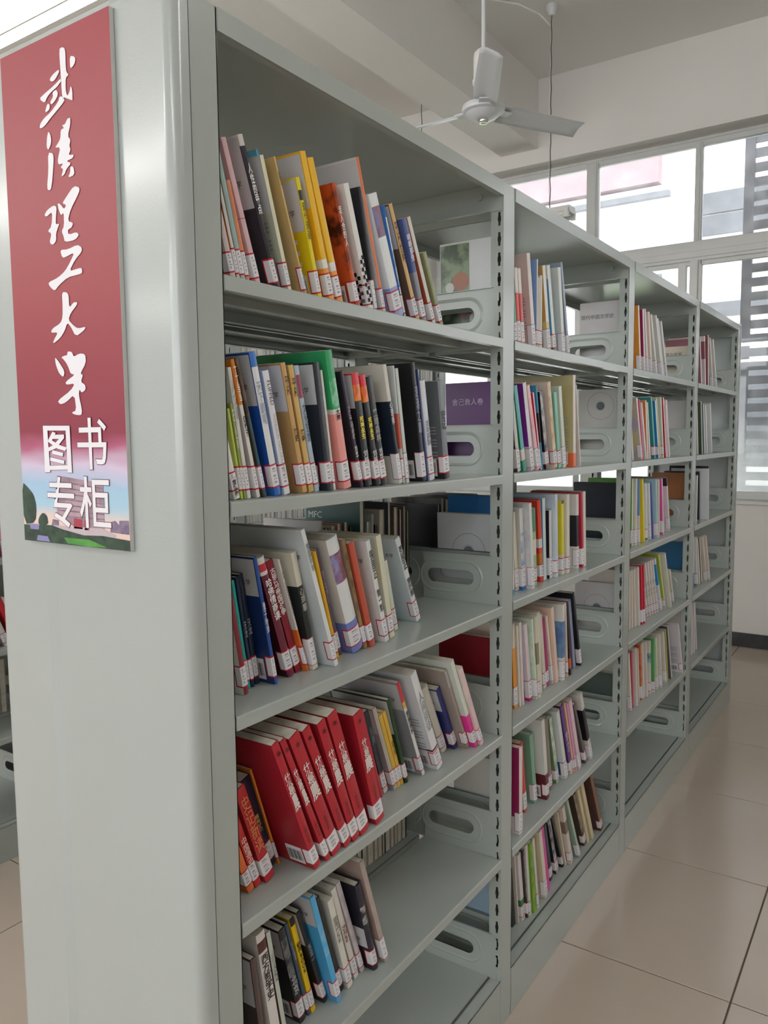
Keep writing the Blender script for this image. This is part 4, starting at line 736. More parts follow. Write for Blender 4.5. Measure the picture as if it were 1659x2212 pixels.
(2,4,2.3055,0.029,5.1,0.2221,0.0160,0.155,'dcd4c8','dcd4c4','n','slim cream book with torn edge, ninth from left, third shelf, third bay'),
(2,4,2.3886,0.034,10.8,0.2248,0.0160,0.157,'ecc8dc','e458a8','l','hot pink book, tenth from left, third shelf, third bay'),
(2,4,2.5205,0.044,16.2,0.2280,0.0160,0.156,'e4dce0','e0d8dc','B.85-1:3c2c38;l','white book with dark top at end of row, eleventh from left, third shelf, third bay'),
(2,5,1.8519,0.035,1.1,0.1968,0.0200,0.155,'d8d4d0','c8c4c4','n;A.56','light grey book with printed arc behind third upright, fourth shelf'),
(2,5,2.0276,0.052,3.6,0.2166,0.0160,0.148,'dcd4cc','d8d0c8','n','cream book beside post, leftmost, fourth shelf, third bay'),
(2,5,2.0541,0.050,5.8,0.2179,0.0134,0.150,'e0d8d0','dcd4cc','n','slim off white book, second from left, fourth shelf, third bay'),
(2,5,2.0822,0.047,8.2,0.2199,0.0160,0.153,'e8d8c8','e4d4c4','n','beige book, third from left, fourth shelf, third bay'),
(2,5,2.1108,0.041,8.2,0.2233,0.0160,0.156,'e0e0dc','dcdcd8','n','white book left of red books, fourth from left, fourth shelf, third bay'),
(2,5,2.1349,0.037,8.2,0.2276,0.0160,0.159,'cc2840','c02038','l','red book, left of a pair, fifth from left, fourth shelf, third bay'),
(2,5,2.1535,0.034,8.2,0.2272,0.0152,0.159,'cc2840','c02038','l','red book, right of a pair, sixth from left, fourth shelf, third bay'),
(2,5,2.2637,0.055,21.2,0.2314,0.0160,0.145,'e4e0dc','dcd8d4','V','white volume with black lines, first of five, seventh from left, fourth shelf, third bay'),
(2,5,2.2906,0.052,20.8,0.2321,0.0160,0.148,'e4e0dc','dcd8d4','V','white volume with black lines, second of five, eighth from left, fourth shelf, third bay'),
(2,5,2.3181,0.050,20.8,0.2335,0.0160,0.150,'e4e0dc','dcd8d4','V','white volume with black lines, third of five, ninth from left, fourth shelf, third bay'),
(2,5,2.3423,0.046,21.6,0.2373,0.0160,0.154,'e4e0dc','dcd8d4','V','white volume with black lines, fourth of five, tenth from left, fourth shelf, third bay'),
(2,5,2.3678,0.043,22.9,0.2409,0.0147,0.157,'e4e0dc','dcd8d4','V','white volume with black lines, last of five, eleventh from left, fourth shelf, third bay'),
(2,5,2.4166,0.041,27.0,0.2481,0.0160,0.159,'d8e4ec','dce0e8','B.5-.9:3490d4;l','white book with blue upper cover, twelfth from left, fourth shelf, third bay'),
(2,5,2.4487,0.035,27.0,0.2657,0.0160,0.165,'d4d8a4','a8b838','B0-.2:dcd4c8','lime green book, thirteenth from left, fourth shelf, third bay'),
(2,5,2.4856,0.021,27.0,0.2611,0.0160,0.179,'dcdcd0','d8d8c8','n','pale cream book, fourteenth from left, fourth shelf, third bay'),
(2,5,2.5923,0.038,27.0,0.1613,0.0160,0.113,'e0d8cc','dccfc4','l','small worn beige book at end of row, fifteenth from left, fourth shelf, third bay'),
(2,6,1.8518,0.035,1.1,0.1893,0.0200,0.150,'d8d4d0','54625c','n','grey green book behind third upright, fifth shelf'),
(2,6,2.0483,0.047,11.1,0.2281,0.0160,0.153,'e4e4e0','d8dcd4','l','white book beside post, leftmost, fifth shelf, third bay'),
(2,6,2.0823,0.051,9.0,0.2196,0.0160,0.149,'cc3c4c','c43444','n','thin red book, second from left, fifth shelf, third bay'),
(2,6,2.1107,0.044,8.3,0.2273,0.0160,0.156,'e0dcd8','dcd4d0','n','white book right of red book, third from left, fifth shelf, third bay'),
(2,6,2.1562,0.050,8.3,0.2119,0.0160,0.148,'dcd0c8','d8ccc4','n','slim beige book, fourth from left, fifth shelf, third bay'),
(2,6,2.1864,0.047,9.4,0.2269,0.0160,0.153,'d4a06c+d86048','cc8848+cc5040','l','orange red patterned book, fifth from left, fifth shelf, third bay'),
(2,6,2.2081,0.046,9.1,0.2289,0.0160,0.154,'e0dcd8','dcd8d4','n','white book right of patterned book, sixth from left, fifth shelf, third bay'),
(2,6,2.2370,0.041,9.1,0.2285,0.0160,0.159,'dcd4cc','d8d0c8','n','cream book right of white book, seventh from left, fifth shelf, third bay'),
(2,6,2.2750,0.040,6.1,0.2147,0.0160,0.150,'dcd8cc','d8d4c8','B.6-.78:3c5c70+a0b8bc','cream book with blue picture, eighth from left, fifth shelf, third bay'),
(2,6,2.3016,0.033,6.1,0.2205,0.0160,0.154,'5ca868','54a060','B0-.2:dcdcd8','slim green book, ninth from left, fifth shelf, third bay'),
(2,6,2.3479,0.031,11.9,0.2233,0.0160,0.156,'d8e0c8','d0dcc0','l','pale green white book, tenth from left, fifth shelf, third bay'),
(2,6,2.3798,0.024,13.2,0.2328,0.0160,0.163,'dcd8c8','d8d0c4','l','cream book right of green book, eleventh from left, fifth shelf, third bay'),
(2,6,2.4502,0.025,15.5,0.2305,0.0160,0.161,'d8d4d0','d4d0cc','l','grey cream book, twelfth from left, fifth shelf, third bay'),
(2,6,2.4692,0.023,14.2,0.2338,0.0128,0.164,'b4b454','acac4c','n','thin lime book, thirteenth from left, fifth shelf, third bay'),
(2,6,2.5191,0.021,19.9,0.2516,0.0160,0.176,'c8c4bc','605868','n','grey book with dark cover, fourteenth from left, fifth shelf, third bay'),
(2,6,2.6306,0.004,22.8,0.2416,0.0160,0.169,'e0dce0','d8d4d8','b;X','large white book leaning at end of row, fifteenth from left, fifth shelf, third bay'),
(3,2,2.7712,0.035,1.1,0.1579,0.0200,0.130,'d8d4d0','d8ccb8','n;C国富与贫困:404040','cream book with dark title behind fourth upright, top shelf'),
(3,2,2.9605,0.030,15.8,0.2082,0.0160,0.146,'e0dcdc','9c6c74','n','white book with maroon cover, leftmost, top shelf, fourth bay'),
(3,2,3.0398,0.030,12.7,0.2234,0.0160,0.156,'e0d8dc','dcd0d4','B.55-.9:98606c;n','white book with mauve panels, second from left, top shelf, fourth bay'),
(3,2,3.0975,0.030,8.4,0.2331,0.0160,0.163,'dcd4d4','94545c','n','white spined book with dull red cover, third from left, top shelf, fourth bay'),
(3,2,3.1980,0.030,22.9,0.2397,0.0160,0.168,'e0dcd8','d8d4d0','l','off white book with red bordered label, fourth from left, top shelf, fourth bay'),
(3,2,3.2841,0.030,27.0,0.2463,0.0160,0.170,'e0e0dc','d8d8d4','l','grey white book at end of row, fifth from left, top shelf, fourth bay'),
(3,3,2.7727,0.035,1.1,0.2334,0.0200,0.150,'d8d4d0','ccc8c8','n','light grey book behind fourth upright, second shelf'),
(3,3,2.8884,0.022,10.9,0.2142,0.0160,0.150,'d4d4d0','c8c8c4','n','thin grey book beside post, leftmost, second shelf, fourth bay'),
(3,3,2.9712,0.022,12.4,0.2368,0.0160,0.166,'c0cc70','4c584c','n','dark green covered book with lime edge, second from left, second shelf, fourth bay'),
(3,3,3.0247,0.022,14.0,0.2309,0.0160,0.162,'d8dce0','7890a8','n','slate blue book, third from left, second shelf, fourth bay'),
(3,3,3.0770,0.022,16.1,0.2282,0.0160,0.160,'e4e4e0','dcdcd8','n','white book right of slate blue book, fourth from left, second shelf, fourth bay'),
(3,3,3.1758,0.022,15.7,0.2384,0.0160,0.167,'e4e4e4','d4d8dc','n','silver white book at end of row, fifth from left, second shelf, fourth bay'),
(3,4,2.7725,0.035,1.1,0.2264,0.0200,0.150,'d8d4d0','a86a3c','n','brown orange book behind fourth upright, third shelf'),
(3,4,2.9517,0.034,1.5,0.2083,0.0160,0.146,'e0e0e0','d4d8dc','n','white and blue grey book beside post, leftmost, third shelf, fourth bay'),
(3,4,3.0380,0.040,6.2,0.2238,0.0160,0.157,'6c7880','30363c','n','dark grey book, second from left, third shelf, fourth bay'),
(3,4,3.0565,0.003,6.2,0.2372,0.0040,0.166,'e8eaec','d4d8dc','n','broad silver white book, third from left, third shelf, fourth bay'),
(3,4,3.0919,0.013,5.5,0.2467,0.0160,0.173,'2c2c30','202024','l','black book at end of row, fourth from left, third shelf, fourth bay'),
(3,5,2.7727,0.035,1.1,0.2348,0.0200,0.150,'d8d4d0','2c6c98','n','deep blue book behind fourth upright, fourth shelf'),
(3,5,2.9590,0.043,2.1,0.2393,0.0160,0.157,'d4e0e8','d0dce4','B0-.3:6cb0dc;n','white book with light blue foot, leftmost, fourth shelf, fourth bay'),
(3,5,3.0333,0.041,12.7,0.2390,0.0160,0.159,'e4e0dc','dcd8d4','B0-.25:a08858;l','white book with khaki foot, second from left, fourth shelf, fourth bay'),
(3,5,3.0811,0.039,18.9,0.2359,0.0160,0.161,'e4e4e0','dcdcd8','n','white book right of khaki footed book, third from left, fourth shelf, fourth bay'),
(3,5,3.1099,0.038,17.4,0.2333,0.0160,0.162,'dce0d4','4c5444','n','slim dark green book, fourth from left, fourth shelf, fourth bay'),
(3,5,3.1697,0.028,25.0,0.2478,0.0160,0.172,'e4d8cc','e0d0c4','l','cream book, left of two, fifth from left, fourth shelf, fourth bay'),
(3,5,3.2127,0.022,27.0,0.2506,0.0160,0.175,'e4dcd0','e0d4c8','l','cream book at end of row, sixth from left, fourth shelf, fourth bay'),
(3,6,2.9367,0.036,5.0,0.2444,0.0160,0.164,'e0dcd8','d4d0cc','n','white book beside post, leftmost, fifth shelf, fourth bay'),
(3,6,2.9699,0.033,5.0,0.2442,0.0160,0.167,'dcd8d8','d0ccd0','n','slim grey white book, second from left, fifth shelf, fourth bay'),
(3,6,3.0367,0.036,15.8,0.2363,0.0160,0.164,'e0d4d8','d8ccd0','n','pale pink book at end of row, third from left, fifth shelf, fourth bay'),
]

ZL = dict(ZS); ZL[7] = ZBASE
SHN = {2: 'top shelf', 3: 'second shelf', 4: 'third shelf', 5: 'fourth shelf', 6: 'fifth shelf', 7: 'lowest shelf'}
BAYN = ['first bay', 'second bay', 'third bay', 'fourth bay']
def seg_at(segs, z, default):
    for a, b, c in segs:
        if a-1e-6 <= z <= b+1e-6: default = c
    return default
def cover(t, d, h, sp, cv, segs_b, segs_s, hard, parent):
    zs = sorted({0., 1.}|{v for s_ in segs_b+segs_s for v in s_[:2]}); zs = [z for z in zs if 0 <= z <= 1]
    c = min(.0012, t*.25); bl = min(.0045 if hard else .0012, t*.22)
    spine = [(t*k/5, -bl*math.sin(math.pi*k/5)) for k in range(6)]
    outer = [(0, d)]+spine+[(t, d)]; inner = [(t-c, d), (t-c, c), (c, c), (c, d)]
    prof = outer+inner; n = len(prof); ms = []; mb = MB()
    def mi(s_):
        m = cmat(s_)
        if m not in ms: ms.append(m)
        return ms.index(m)
    wi = None
    for z0, z1 in zip(zs, zs[1:]):
        zm = (z0+z1)/2; c_c = seg_at(segs_b, zm, cv); s_c = seg_at(segs_s, zm, seg_at(segs_b, zm, sp))
        b = len(mb.v); mb.v += [(p[0], p[1], z0*h) for p in prof]+[(p[0], p[1], z1*h) for p in prof]
        a_, b2 = mi(c_c), mi(s_c)
        for i in range(n):
            j = (i+1) % n; mb.f.append((b+i, b+j, b+n+j, b+n+i)); mb.m.append(b2 if 1 <= i <= 5 else a_)
        for base, z_ in ((b, z0), (b+n, z1)):
            if z_ in (0., 1.):      # rims
                mb.f.append((base+0, base+1, base+9, base+10)); mb.m.append(a_)
                mb.f.append((base+6, base+7, base+8, base+8+0)[:3]+()); mb.m.append(a_)
                mb.f.append((base+6, base+8+0, base+7)); mb.m.append(a_)
                mb.f.append(tuple(base+k for k in (1, 2, 3, 4, 5, 6))+(base+n-3, base+n-2)); mb.m.append(b2)
    me = mb.mesh('cover', ms)
    return link('cover', me, parent)
def spine_label(t, h, parent, style, bl):
    z0, hh = (.012, .036) if style != 'l' else (.008, .05)
    if style == 'N': z0, hh = .012, .03
    hh = min(hh, h*.3); q = .00035; wc = .013 if t > .006 else .008
    path = [(-q, wc), (-q, -q*.5)]+[(t*k/5, -bl*math.sin(math.pi*k/5)-q) for k in range(0, 6)]+[(t+q, -q*.5), (t+q, .005)]
    mb = MB(); 
    def strip(path, za, zb, mi_, off=0.):
        for (a, b) in zip(path, path[1:]):
            f = lambda p: (p[0]+(-off if p[0] < t*.5 else off)*(1 if (p[0] < 0 or p[0] > t) else 0), p[1]-(off if 0 <= p[0] <= t else 0))
            A, B = f(a), f(b); mb.face([(*A, za), (*B, za), (*B, zb), (*A, zb)], mi_)
    bd = .0022 if style != 'l' else .0012
    mats_ = [WHITE, RED if style == '' else DRED, GREYP]
    if style == 'N': strip(path, z0, z0+hh, 0)
    else:
        strip(path, z0, z0+hh, 1)
        p2 = [(-q, wc-bd)]+path[1:]
        strip(p2, z0+bd, z0+hh-bd, 0, .00015)
    p3 = [(t*k/5, -bl*math.sin(math.pi*k/5)-q) for k in range(1, 5)]
    for fz in (.36, .68): strip(p3, z0+hh*fz, z0+hh*fz+.0011, 2, .0003)
    p4 = p3[:3] if t > .012 else p3[:2]
    for fz in (.2, .47, .77): strip(p4, z0+hh*fz, z0+hh*fz+.0026, 2, .0003)
    mb.build('spine_label', mats_, parent, fix=False)
def left_print(name, boxes, mats_, parent, dx):
    mb = MB()
    for (ya, yb, za, zb, mi_) in boxes: mb.face([(-dx, ya, za), (-dx, yb, za), (-dx, yb, zb), (-dx, ya, zb)], mi_)
    return mb.build(name, mats_, parent, fix=False)
def book(bay, lev, x, y, th, h, t, d, sp, cv, op, lab, case_y=0., flip=False, zabs=None, detail=True):
    z = ZL[lev] if zabs is None else zabs
    b = thing('book', lab, 'book', (x, case_y+y, z+.0004), 'books on the %s of the %s' % (SHN[lev], BAYN[bay]))
    if flip: b.location = (x+t, case_y+y+d, z+.0004); b.rotation_euler = (0, 0, math.pi)
    else: b.rotation_euler = (0, -R(th), 0)
    ops = [o_ for o_ in op.split(';') if o_]
    sb, ss = [], []
    for o_ in ops:
        if o_[0] in 'BS' and ':' in o_:
            r_, c_ = o_[1:].split(':'); a_, e_ = r_.split('-'); (sb if o_[0] == 'B' else ss).append((float(a_), float(e_), c_))
    hard = 'h' in ops; bl = min(.0045 if hard else .0012, t*.22)
    cover(t, d, h, sp, cv, sb, ss, hard, b)
    c = min(.0012, t*.25); ov = .003 if hard else .0004
    mb = MB(); mb.box(c*1.05, t-c*1.05, c*1.5, d-.002-ov, ov, h-ov); mb.build('page_block', PAPER, b)
    if not detail: return b
    lstyle = 'l' if 'l' in ops else ('N' if 'N' in ops else '')
    if 'n' not in ops: spine_label(t, h, b, lstyle, bl)
    for o_ in ops:
        k_ = o_[0]
        if k_ in 'pP' and o_[1:2] == '.' or k_ == 'q':
            f_ = float(o_[1:]) if k_ != 'q' else .3; z1 = h*.985 if k_ != 'q' else h*.5; z0 = h*(1-f_) if k_ != 'q' else h*.27; yb = d*.97 if k_ != 'q' else d*.5
            if k_ != 'P': left_print('bookplate', [(.0015, yb, z0, z1, 0)], [PLATE], b, .0004)
            if bay == 0:
                zl = z0+(z1-z0)*.36
                text('bookplate_mark', '● 武汉理工大学', BLACK, .0105, b, (-.0008, .052, zl), (0, -1, 0), (0, 0, 1))
        elif k_ == 'b' and len(o_) == 1:
            bx_ = [(.016, .05, .006, .042, 0)]; yy = .019
            for i in range(11): w_ = .0008+.0011*((i*7) % 3)/2; bx_.append((yy, yy+w_, .012, .034, 1)); yy += .0027
            o2 = left_print('barcode', bx_[:1], [WHITE, BLACK], b, .0004); left_print('barcode_bars', bx_[1:], [WHITE, BLACK], o2, .0007)
        elif k_ in 'TR' and ':' in o_:
            s_, c_, za, zb = o_[1:].split(':'); za, zb = float(za)*h, float(zb)*h; m_ = mat('print_'+c_, c_, .5, .3)
            if k_ == 'T':
                n_ = len(s_); step = (za-zb)/n_; size = step*1.04
                text('title_lettering', '\n'.join(s_), m_, size, b, (t*.5, -bl-.0009, (za+zb)/2), (1, 0, 0), (0, 0, 1), spacing=.96, bold=.00025, sx=min(1.1, t*.86/size))
            else:
                ln = za-zb; size = min(t*.8, ln/len(s_)/.62)
                text('title_lettering', s_, m_, size, b, (t*.5, -bl-.0009, (za+zb)/2), (0, 0, -1), (1, 0, 0), sx=ln/(len(s_)*.62*size))
        elif k_ == 'Q':
            step = h*.053
            text('title_lettering', '什\n么\n是', mat('print_cream', 'ece4e0', .5), step*1.1, b, (t*.5, -bl-.0009, h*.685), (1, 0, 0), (0, 0, 1), spacing=.9, bold=.0003, sx=min(1.1, t*.8/step))
            text('title_lettering', '農', MATS['print_cream'], h*.135, b, (t*.5, -bl-.0009, h*.535), (1, 0, 0), (0, 0, 1), bold=.0006, sx=min(1, t*.88/(h*.135)))
            text('title_lettering', '\n'.join('一部大历史'), mat('print_maroon', '5c1420', .5), .0075, b, (t*.5, -bl-.0009, h*.28), (1, 0, 0), (0, 0, 1))
            text('emblem', '●', mat('print_maroon', '5c1420', .5), .010, b, (t*.5, -bl-.0009, h*.92), (1, 0, 0), (0, 0, 1))
        elif k_ == 'X':
            bx_ = []; zz = h*.56
            for i in range(12):
                zz -= h*.032
                if i % 4 != 3: ln = .03+.02*((i*37) % 10)/10; bx_.append((.012, .012+ln, zz, zz+.0026, 0))
            left_print('cover_text_lines', bx_, [GREYP], b, .0005)
        elif k_ == 'C':
            s_, c_ = o_[1:].split(':')
            text('cover_title', s_, mat('print_'+c_, c_, .5), min(.017, d*.75/len(s_)), b, (-.0008, d*.6, h*.78), (0, -1, 0), (0, 0, 1))
        elif k_ == 'K':
            bx_ = []; s_ = .0065
            for i in range(9):
                for j in range(5):
                    if (i+j) % 2 and (i > 5 or j < 3): bx_.append((.004+j*s_, .004+(j+1)*s_, h*.05+i*s_, h*.05+(i+1)*s_, 0))
            left_print('chequer_print', bx_, [BLACK], b, .0005)
            mb = MB()
            for i in range(13):
                for j in range(2):
                    if (i+j) % 2: x0_ = t*.05+j*t*.45; mb.face([(x0_, -bl-.0006, h*.05+i*s_), (x0_+t*.45, -bl-.0006, h*.05+i*s_), (x0_+t*.45, -bl-.0006, h*.05+(i+1)*s_), (x0_, -bl-.0006, h*.05+(i+1)*s_)])
            mb.build('spine_chequer', BLACK, b, fix=False)
        elif k_ == 'A':
            mb = MB(); cy, cz = d*.5, h*float(o_[1:] or .62)
            for (ra, rb, mi_) in ((.044, .046, 0), (0, .014, 1), (.016, .017, 0)):
                for i in range(36):
                    a0, a1 = 2*math.pi*i/36, 2*math.pi*(i+.8)/36
                    pt = lambda r_, a: (-.0006, cy+r_*math.cos(a), cz+r_*math.sin(a))
                    mb.face([pt(ra, a0), pt(rb, a0), pt(rb, a1), pt(ra, a1)] if ra else [pt(0, 0), pt(rb, a0), pt(rb, a1)], mi_)
            mb.build('cover_print', [GREYP, mat('print_slate', '5c646c', .5)], b, fix=False)['kind'] = 'stuff'
        elif k_ == 'I':
            left_print('cover_picture', [(d*.52, d*.99, h*.02, h*.98, 0)], [cmat('8c9c7c+4c5c44')], b, .0005)
            mb = MB()
            for (cy, cz, r_, mi_) in ((d*.66, h*.62, .022, 0), (d*.84, h*.57, .012, 1), (d*.6, h*.35, .022, 2)):
                for i in range(20):
                    a0, a1 = 2*math.pi*i/20, 2*math.pi*(i+1)/20; mb.face([(-.0008, cy, cz), (-.0008, cy+r_*math.cos(a0), cz+r_*math.sin(a0)), (-.0008, cy+r_*math.cos(a1), cz+r_*math.sin(a1))], mi_)
            mb.build('picture_shapes', [cmat('a86c50'), cmat('d4d4d0'), cmat('b87880+8c5c60')], b, fix=False)['kind'] = 'stuff'
        elif k_ == 'V':
            mb = MB()
            for zz in (.62, .6, .575, .47, .45, .4, .375): mb.face([(t*.1, -bl-.0006, h*zz), (t*.9, -bl-.0006, h*(zz+.012)), (t*.9, -bl-.0006, h*(zz+.02)), (t*.1, -bl-.0006, h*(zz+.008))])
            mb.build('spine_lines', BLACK, b, fix=False)
        elif k_ == 'W':
            left_print('cover_pills', [(.02, .046, h*(.48-.09*i), h*(.48-.09*i)+.007, 0) for i in range(4)], [WHITE], b, .0005)
    return b
for rec in BOOKS: book(*rec)
# books shelved on the other side of the first bookcase: their fore-edges face this aisle
BACK4 = [(.13, .2, .022, 'd0d0cc'), (.20, .19, .02, '3c3c44'), (.27, .205, .02, 'd0b060'), (.35, .195, .02, 'c8c8c4'), (.42, .2, .018, 'b8b0a8'), (.50, .218, .012, 'c4c4c4'), (.521, .2, .010, '30302e'), (.542, .203, .011, 'c8c4bc'), (.563, .206, .013, 'b48878'), (.587, .207, .013, '6c6c68'), (.609, .196, .007, '2c2c2c'),
  (.645, .272, .018, '2c5450'), (.672, .2, .011, 'b8bcb0'), (.692, .216, .006, 'd0d0c8'), (.706, .19, .007, '2a2a28'), (.722, .223, .02, 'c4beb0'), (.758, .238, .013, '4c5054'), (.783, .224, .018, '7c6458'), (.808, .217, .011, '4c3848'), (.826, .224, .01, '70685c'), (.842, .212, .009, '3c503c')]
ORD = 'first second third fourth fifth sixth seventh eighth ninth tenth eleventh twelfth thirteenth fourteenth fifteenth sixteenth seventeenth eighteenth nineteenth twentieth twenty-first'.split()
for i, (x, h, t, cv) in enumerate(BACK4):
    lab = 'tall dark teal book lettered MFC, fore-edge showing behind the third shelf' if cv == '2c5450' else 'book with fore-edge showing behind third shelf of first bay, %s from left' % ORD[i]
    bk = book(0, 4, x, .245, 0, h, t, .155, cv, cv, 'n', lab, flip=True)
    bk['group'] = 'books on the far side of the first bay'
    if cv == '2c5450':
        text('cover_title', 'MFC', mat('print_mfc', 'd4dcd4', .5), .021, bk, (t+.0008, .028, h*.785), (0, -1, 0) if False else (0, 1, 0), (0, 0, 1))
x = .47
for i, t in enumerate((.02, .017, .022, .018, .02, .024, .016, .02, .018, .026, .016, .014, .012, .02, .016, .012, .016, .02, .022, .026)):
    if x+t > .852: break
    bk = book(0, 6, x, .247, 0, .185+.025*((i*5) % 7)/7, t, .15, ('c8bcb0', 'd4ccc0', '30343c', 'c4c4bc', 'b8a8a0')[i % 5], 'ccc', 'n', 'x', flip=True) if False else book(0, 6, x, .247, 0, .185+.025*((i*5) % 7)/7, t, .15, ('c8bcb0', 'd4ccc0', '30343c', 'c4c4bc', 'b8a8a0')[i % 5], ('c8bcb0', 'd4ccc0', '30343c', 'c4c4bc', 'b8a8a0')[i % 5], 'n', 'book with pale fore-edge showing behind fifth shelf of first bay, %s from left' % ORD[i], flip=True)
    bk['group'] = 'books on the far side of the first bay'; x += t+.002
x = .62
for i, (t, cv) in enumerate(((.018, '3c4c3c'), (.02, '30382e'), (.022, '4c5c4c'), (.016, '2a2a2c'), (.02, '6c5c50'), (.022, '8c7c70'), (.02, '5c5048'), (.018, '6c6460'))):
    bk = book(0, 5, x, .245, 0, .205+.01*(i % 3), t, .15, cv, cv, 'n', 'dark book with fore-edge showing behind fourth shelf of first bay, %s from left' % ORD[i], flip=True)
    bk['group'] = 'books on the far side of the first bay'; x += t+.002
x = .99
for i in range(12):
    t = .014+.012*((i*7) % 5)/5; cv = ('2c2c30', '4c4844', '6c6864', '38383c')[i % 4]
    bk = book(1, 4, x, .245, 0, .215+.02*((i*3) % 4)/4, t, .155, cv, cv, 'n', 'dark book with fore-edge showing behind third shelf of second bay, %s from left' % ORD[i], flip=True)
    bk['group'] = 'books on the far side of the second bay'; x += t+.004
# books of the second bookcase in view at the left edge
LEFT = [(4, .50, 6, .21, .02, '3c68b0'), (4, .54, 7, .2, .022, 'e0dcd8'), (4, .585, 8, .21, .02, 'c86888'), (4, .63, 9, .2, .02, '4c88c0'), (4, .67, 10, .205, .018, 'd8d4d4'), (4, .71, 11, .2, .02, 'dc80a8'),
        (5, .50, 14, .22, .022, '303438'), (5, .55, 16, .21, .018, 'd0d0d0'), (5, .60, 18, .215, .02, '8c8884'), (5, .65, 20, .21, .02, '54585c'), (5, .695, 21, .2, .018, 'd8d4d0'), (5, .735, 22, .215, .02, 'c83038')]
for i, (lev, x, th, h, t, cv) in enumerate(LEFT):
    n_ = i % 6
    bk = book(0, lev, x, .03, th, h, t, .15, cv, cv, 'l' if i % 2 else '', 'book on second bookcase at left edge, %s shelf, %s of six' % (('third', 'fourth')[lev-4], ORD[n_]), case_y=CASE2)
    bk['group'] = 'books at the left edge on the second bookcase'
for i in range(10):
    t = .016+.01*((i*3) % 4)/4
    bk = book(0, 6, .50+i*.032, .247, 0, .2+.02*(i % 3)/3, t, .15, 'b8a898', 'b0a090', 'n', 'book with fore-edge showing low on second bookcase at left edge, %s of ten' % ORD[i], case_y=CASE2, flip=True)
    bk['group'] = 'books at the left edge on the second bookcase'
# tightly packed magazines on the second bookcase, glimpsed through the gaps
mb = MB(); rr = random.Random(3); ms = [cmat(c) for c in ('e4e4e2', 'd8d8d8', 'c8ccd0', 'e8e4dc', 'b8bcc4', '3c7c68')]
for b_ in range(1, 4):
    for lev in (2, 3, 4):
        x = b_*P+.012
        while x < (b_+1)*P-TU-.05-(.3 if lev == 3 else 0):
            t = rr.uniform(.006, .016); h = rr.uniform(.20, .235); y = CASE2+rr.uniform(.02, .035)
            mb.box(x, x+t, y, y+.15, ZS[lev]+.0005, ZS[lev]+h, rr.choice((0, 0, 0, 1, 1, 2, 3, 3, 4, 5) if rr.random() < .3 else (0, 1, 3))); x += t+rr.uniform(.001, .004)
tag(mb.build('magazines', ms), 'pale thin magazines packed on the second bookcase, seen through the gaps', 'magazines', kind='stuff')
# ---------------------------------------------------------------- ceiling fan
FX, FY, FZ = 2.91, 1.085, 3.05
fan = thing('ceiling_fan', 'white three bladed ceiling fan hanging above the bookcase', 'fan', (FX, FY, H))
zr = FZ-H
mb = MB(); mb.tube((0, 0, zr+.28), (0, 0, 0), .011, n=14); mb.build('down_rod', FANW, fan, smooth=True)
mb = MB(); mb.lathe([(0, 0), (.055, 0), (.055, -.012), (.03, -.05), (.012, -.06), (0, -.06)], (0, 0, -.0005)); mb.build('ceiling_rose', FANW, fan, smooth=True)
mb = MB(); mb.lathe([(0, .29), (.03, .29), (.046, .275), (.05, .25), (.05, .15), (.055, .145), (.055, .13), (.05, .125), (.05, .03), (0, .03)], (0, 0, zr)); mb.build('motor_sleeve', mat('fan_sleeve', (.78, .78, .76), .4), fan, smooth=True)
mb = MB(); mb.lathe([(0, .035), (.07, .035), (.104, .022), (.108, .008), (.104, -.006), (.094, -.012), (.088, -.012), (.075, -.026), (.05, -.040), (.028, -.045), (0, -.046)], (0, 0, zr), 48); mb.build('hub', FANW, fan, smooth=True)
mb = MB(); mb.lathe([(0, -.044), (.026, -.044), (.026, -.055), (.022, -.060), (.012, -.060), (.010, -.054), (0, -.054)], (0, 0, zr), 24); kn = mb.build('centre_cap', CHROME, fan, smooth=True)
bl0 = None
for k in range(3):
    if bl0 is None:
        mb = MB(); nn = 10; pts = []
        for i in range(nn+1):
            r_ = .10+.50*i/nn; wd = .058-.012*abs(i/nn-.25); 
            row = []
            for j in range(5):
                v = (j/4-.5)*2; row.append((r_, wd*v+(.006*i/nn), -.0035-.020*v+.010*(1-v*v)))
            pts.append(row)
        for i in range(nn):
            for j in range(4): mb.face([pts[i][j], pts[i+1][j], pts[i+1][j+1], pts[i][j+1]])
        bl0 = mb.build('blade', FANW, fan, fix=False); bm = bmesh.new(); bm.from_mesh(bl0.data); bmesh.ops.remove_doubles(bm, verts=bm.verts, dist=1e-5); bm.to_mesh(bl0.data); bm.free()
        bl0.data.polygons.foreach_set('use_smooth', [True]*len(bl0.data.polygons)); sd = bl0.modifiers.new('thickness', 'SOLIDIFY'); sd.thickness = .003
        o = bl0
    else: o = bl0.copy(); C.objects.link(o)
    o.location = (0, 0, zr+.006); o.rotation_euler = (0, 0, R(-150.5+120*k))
    mb = MB(); mb.box(.075, .15, -.028, .028, -.006, .0); br = mb.build('blade_iron', FANW, o)
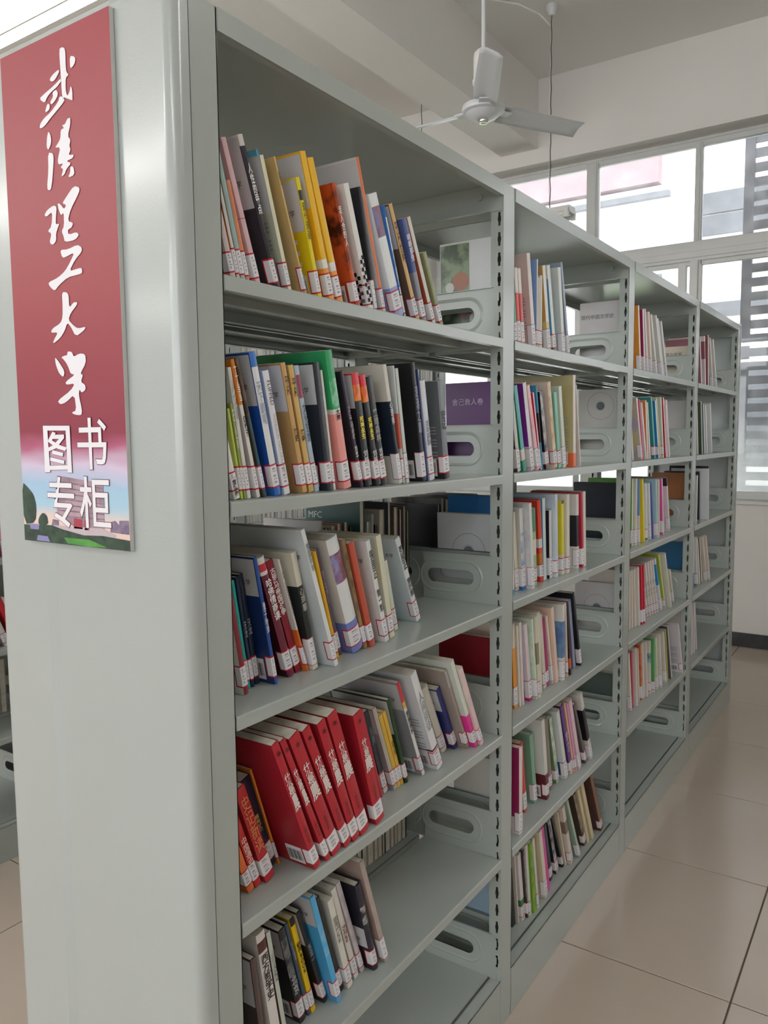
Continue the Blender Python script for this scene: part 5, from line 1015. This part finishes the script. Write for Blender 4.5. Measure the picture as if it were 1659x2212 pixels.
# ---------------------------------------------------------------- lamps
def luminaire(x, y, label, lit=True):
    t = thing('ceiling_lamp', label, 'lamp', (x, y, H), 'hanging fluorescent lamps')
    zr = 2.80-H; Ln = 1.23
    mb = MB(); prof = [(-.05, .008), (-.05, .038), (.05, .038), (.05, .008), (.03, -.002), (-.03, -.002)]
    mb.prism(prof, lambda p, s_: (p[0], s_, zr+p[1]), -Ln/2, Ln/2); mb.build('reflector', mat('lamp_enamel', (.72, .72, .70), .35), t)
    for sx in (-0.058, 0.058):
        mb = MB(); mb.tube((sx, -.585, zr-.012), (sx, .585, zr-.012), .0155, n=14); mb.build('tube', TUBEM if lit else mat('unlit_tube', (.75, .75, .74), .3), t, smooth=True)
    mb = MB()
    for sy in (-1, 1):
        for sx in (-0.058, 0.058): mb.box(sx-.012, sx+.012, min(sy*.585, sy*.612), max(sy*.585, sy*.612), zr-.03, zr+.022)
    mb.build('lamp_holders', MATS['lamp_enamel'], t)
    for sy in (-.47, .46):
        mb = MB(); n_ = 26
        for i in range(n_):
            a = lambda k: (.0022*math.cos(k*1.9), sy+.0022*math.sin(k*1.9), zr+.03+(-zr-.05)*k/n_)
            mb.tube(a(i), a(i+1), .0028, n=6)
        mb.build('suspension_wire', WIRE, t)
        mb = MB(); mb.tube((.004, sy+.004, zr+.03), (.012, sy+.02, zr+.45), .0016, n=6); mb.tube((.012, sy+.02, zr+.45), (.002, sy+.002, -.1), .0016, n=6); mb.build('supply_cord', LWIRE, t)
        mb = MB(); mb.lathe([(0, 0), (.036, 0), (.036, -.018), (.018, -.062), (0, -.062)], (0, sy, -.0005), 20); mb.build('ceiling_hook', FANW, t, smooth=True)
    return t
names = {}
NL = 0
for ix, x in enumerate((4.022, .79, -2.05, -4.9)):
    for iy, y in enumerate((1.655, 2.9, 4.15, 5.7, -1.6)):  # last row, over the aisle, is unseen and added for downlight
        if ix == 0 and iy in (1, 2, 3) or ix == 1 and iy in (2, 3): continue
        where = ('beside the window wall', 'above the first bay', 'ahead of the bookcase end', 'near the opposite wall')[ix]+(', row over the bookcases', ', row just beyond them', ', third row from the aisle', ', outermost row', ', added unseen row over the aisle')[iy]
        luminaire(x, y, ('hanging twin tube fluorescent lamp ' if ix else 'unlit hanging twin tube lamp ')+where, ix > 0)
cb = MB(); pts = [(3.55, 1.60, H-.012), (3.72, 1.46, H-.012), (3.86, 1.33, H-.02), (3.96, 1.24, H-.06), (4.018, 1.19, H-.12)]
for a, b in zip(pts, pts[1:]): cb.tube(a, b, .005, n=8)
tag(cb.build('cable', LWIRE), 'pale cable running along the ceiling to the lamp hook', 'cable')
# ---------------------------------------------------------------- lettering and flat prints become plain meshes
dg = bpy.context.evaluated_depsgraph_get()
for o in [o for o in bpy.data.objects if o.type in ('FONT', 'CURVE')]:
    me = bpy.data.meshes.new_from_object(o.evaluated_get(dg)); n_ = o.name; k = bpy.data.objects.new('swap', me); C.objects.link(k)
    k.parent = o.parent; k.matrix_local = o.matrix_local.copy()
    bpy.data.objects.remove(o); k.name = n_; me.name = n_
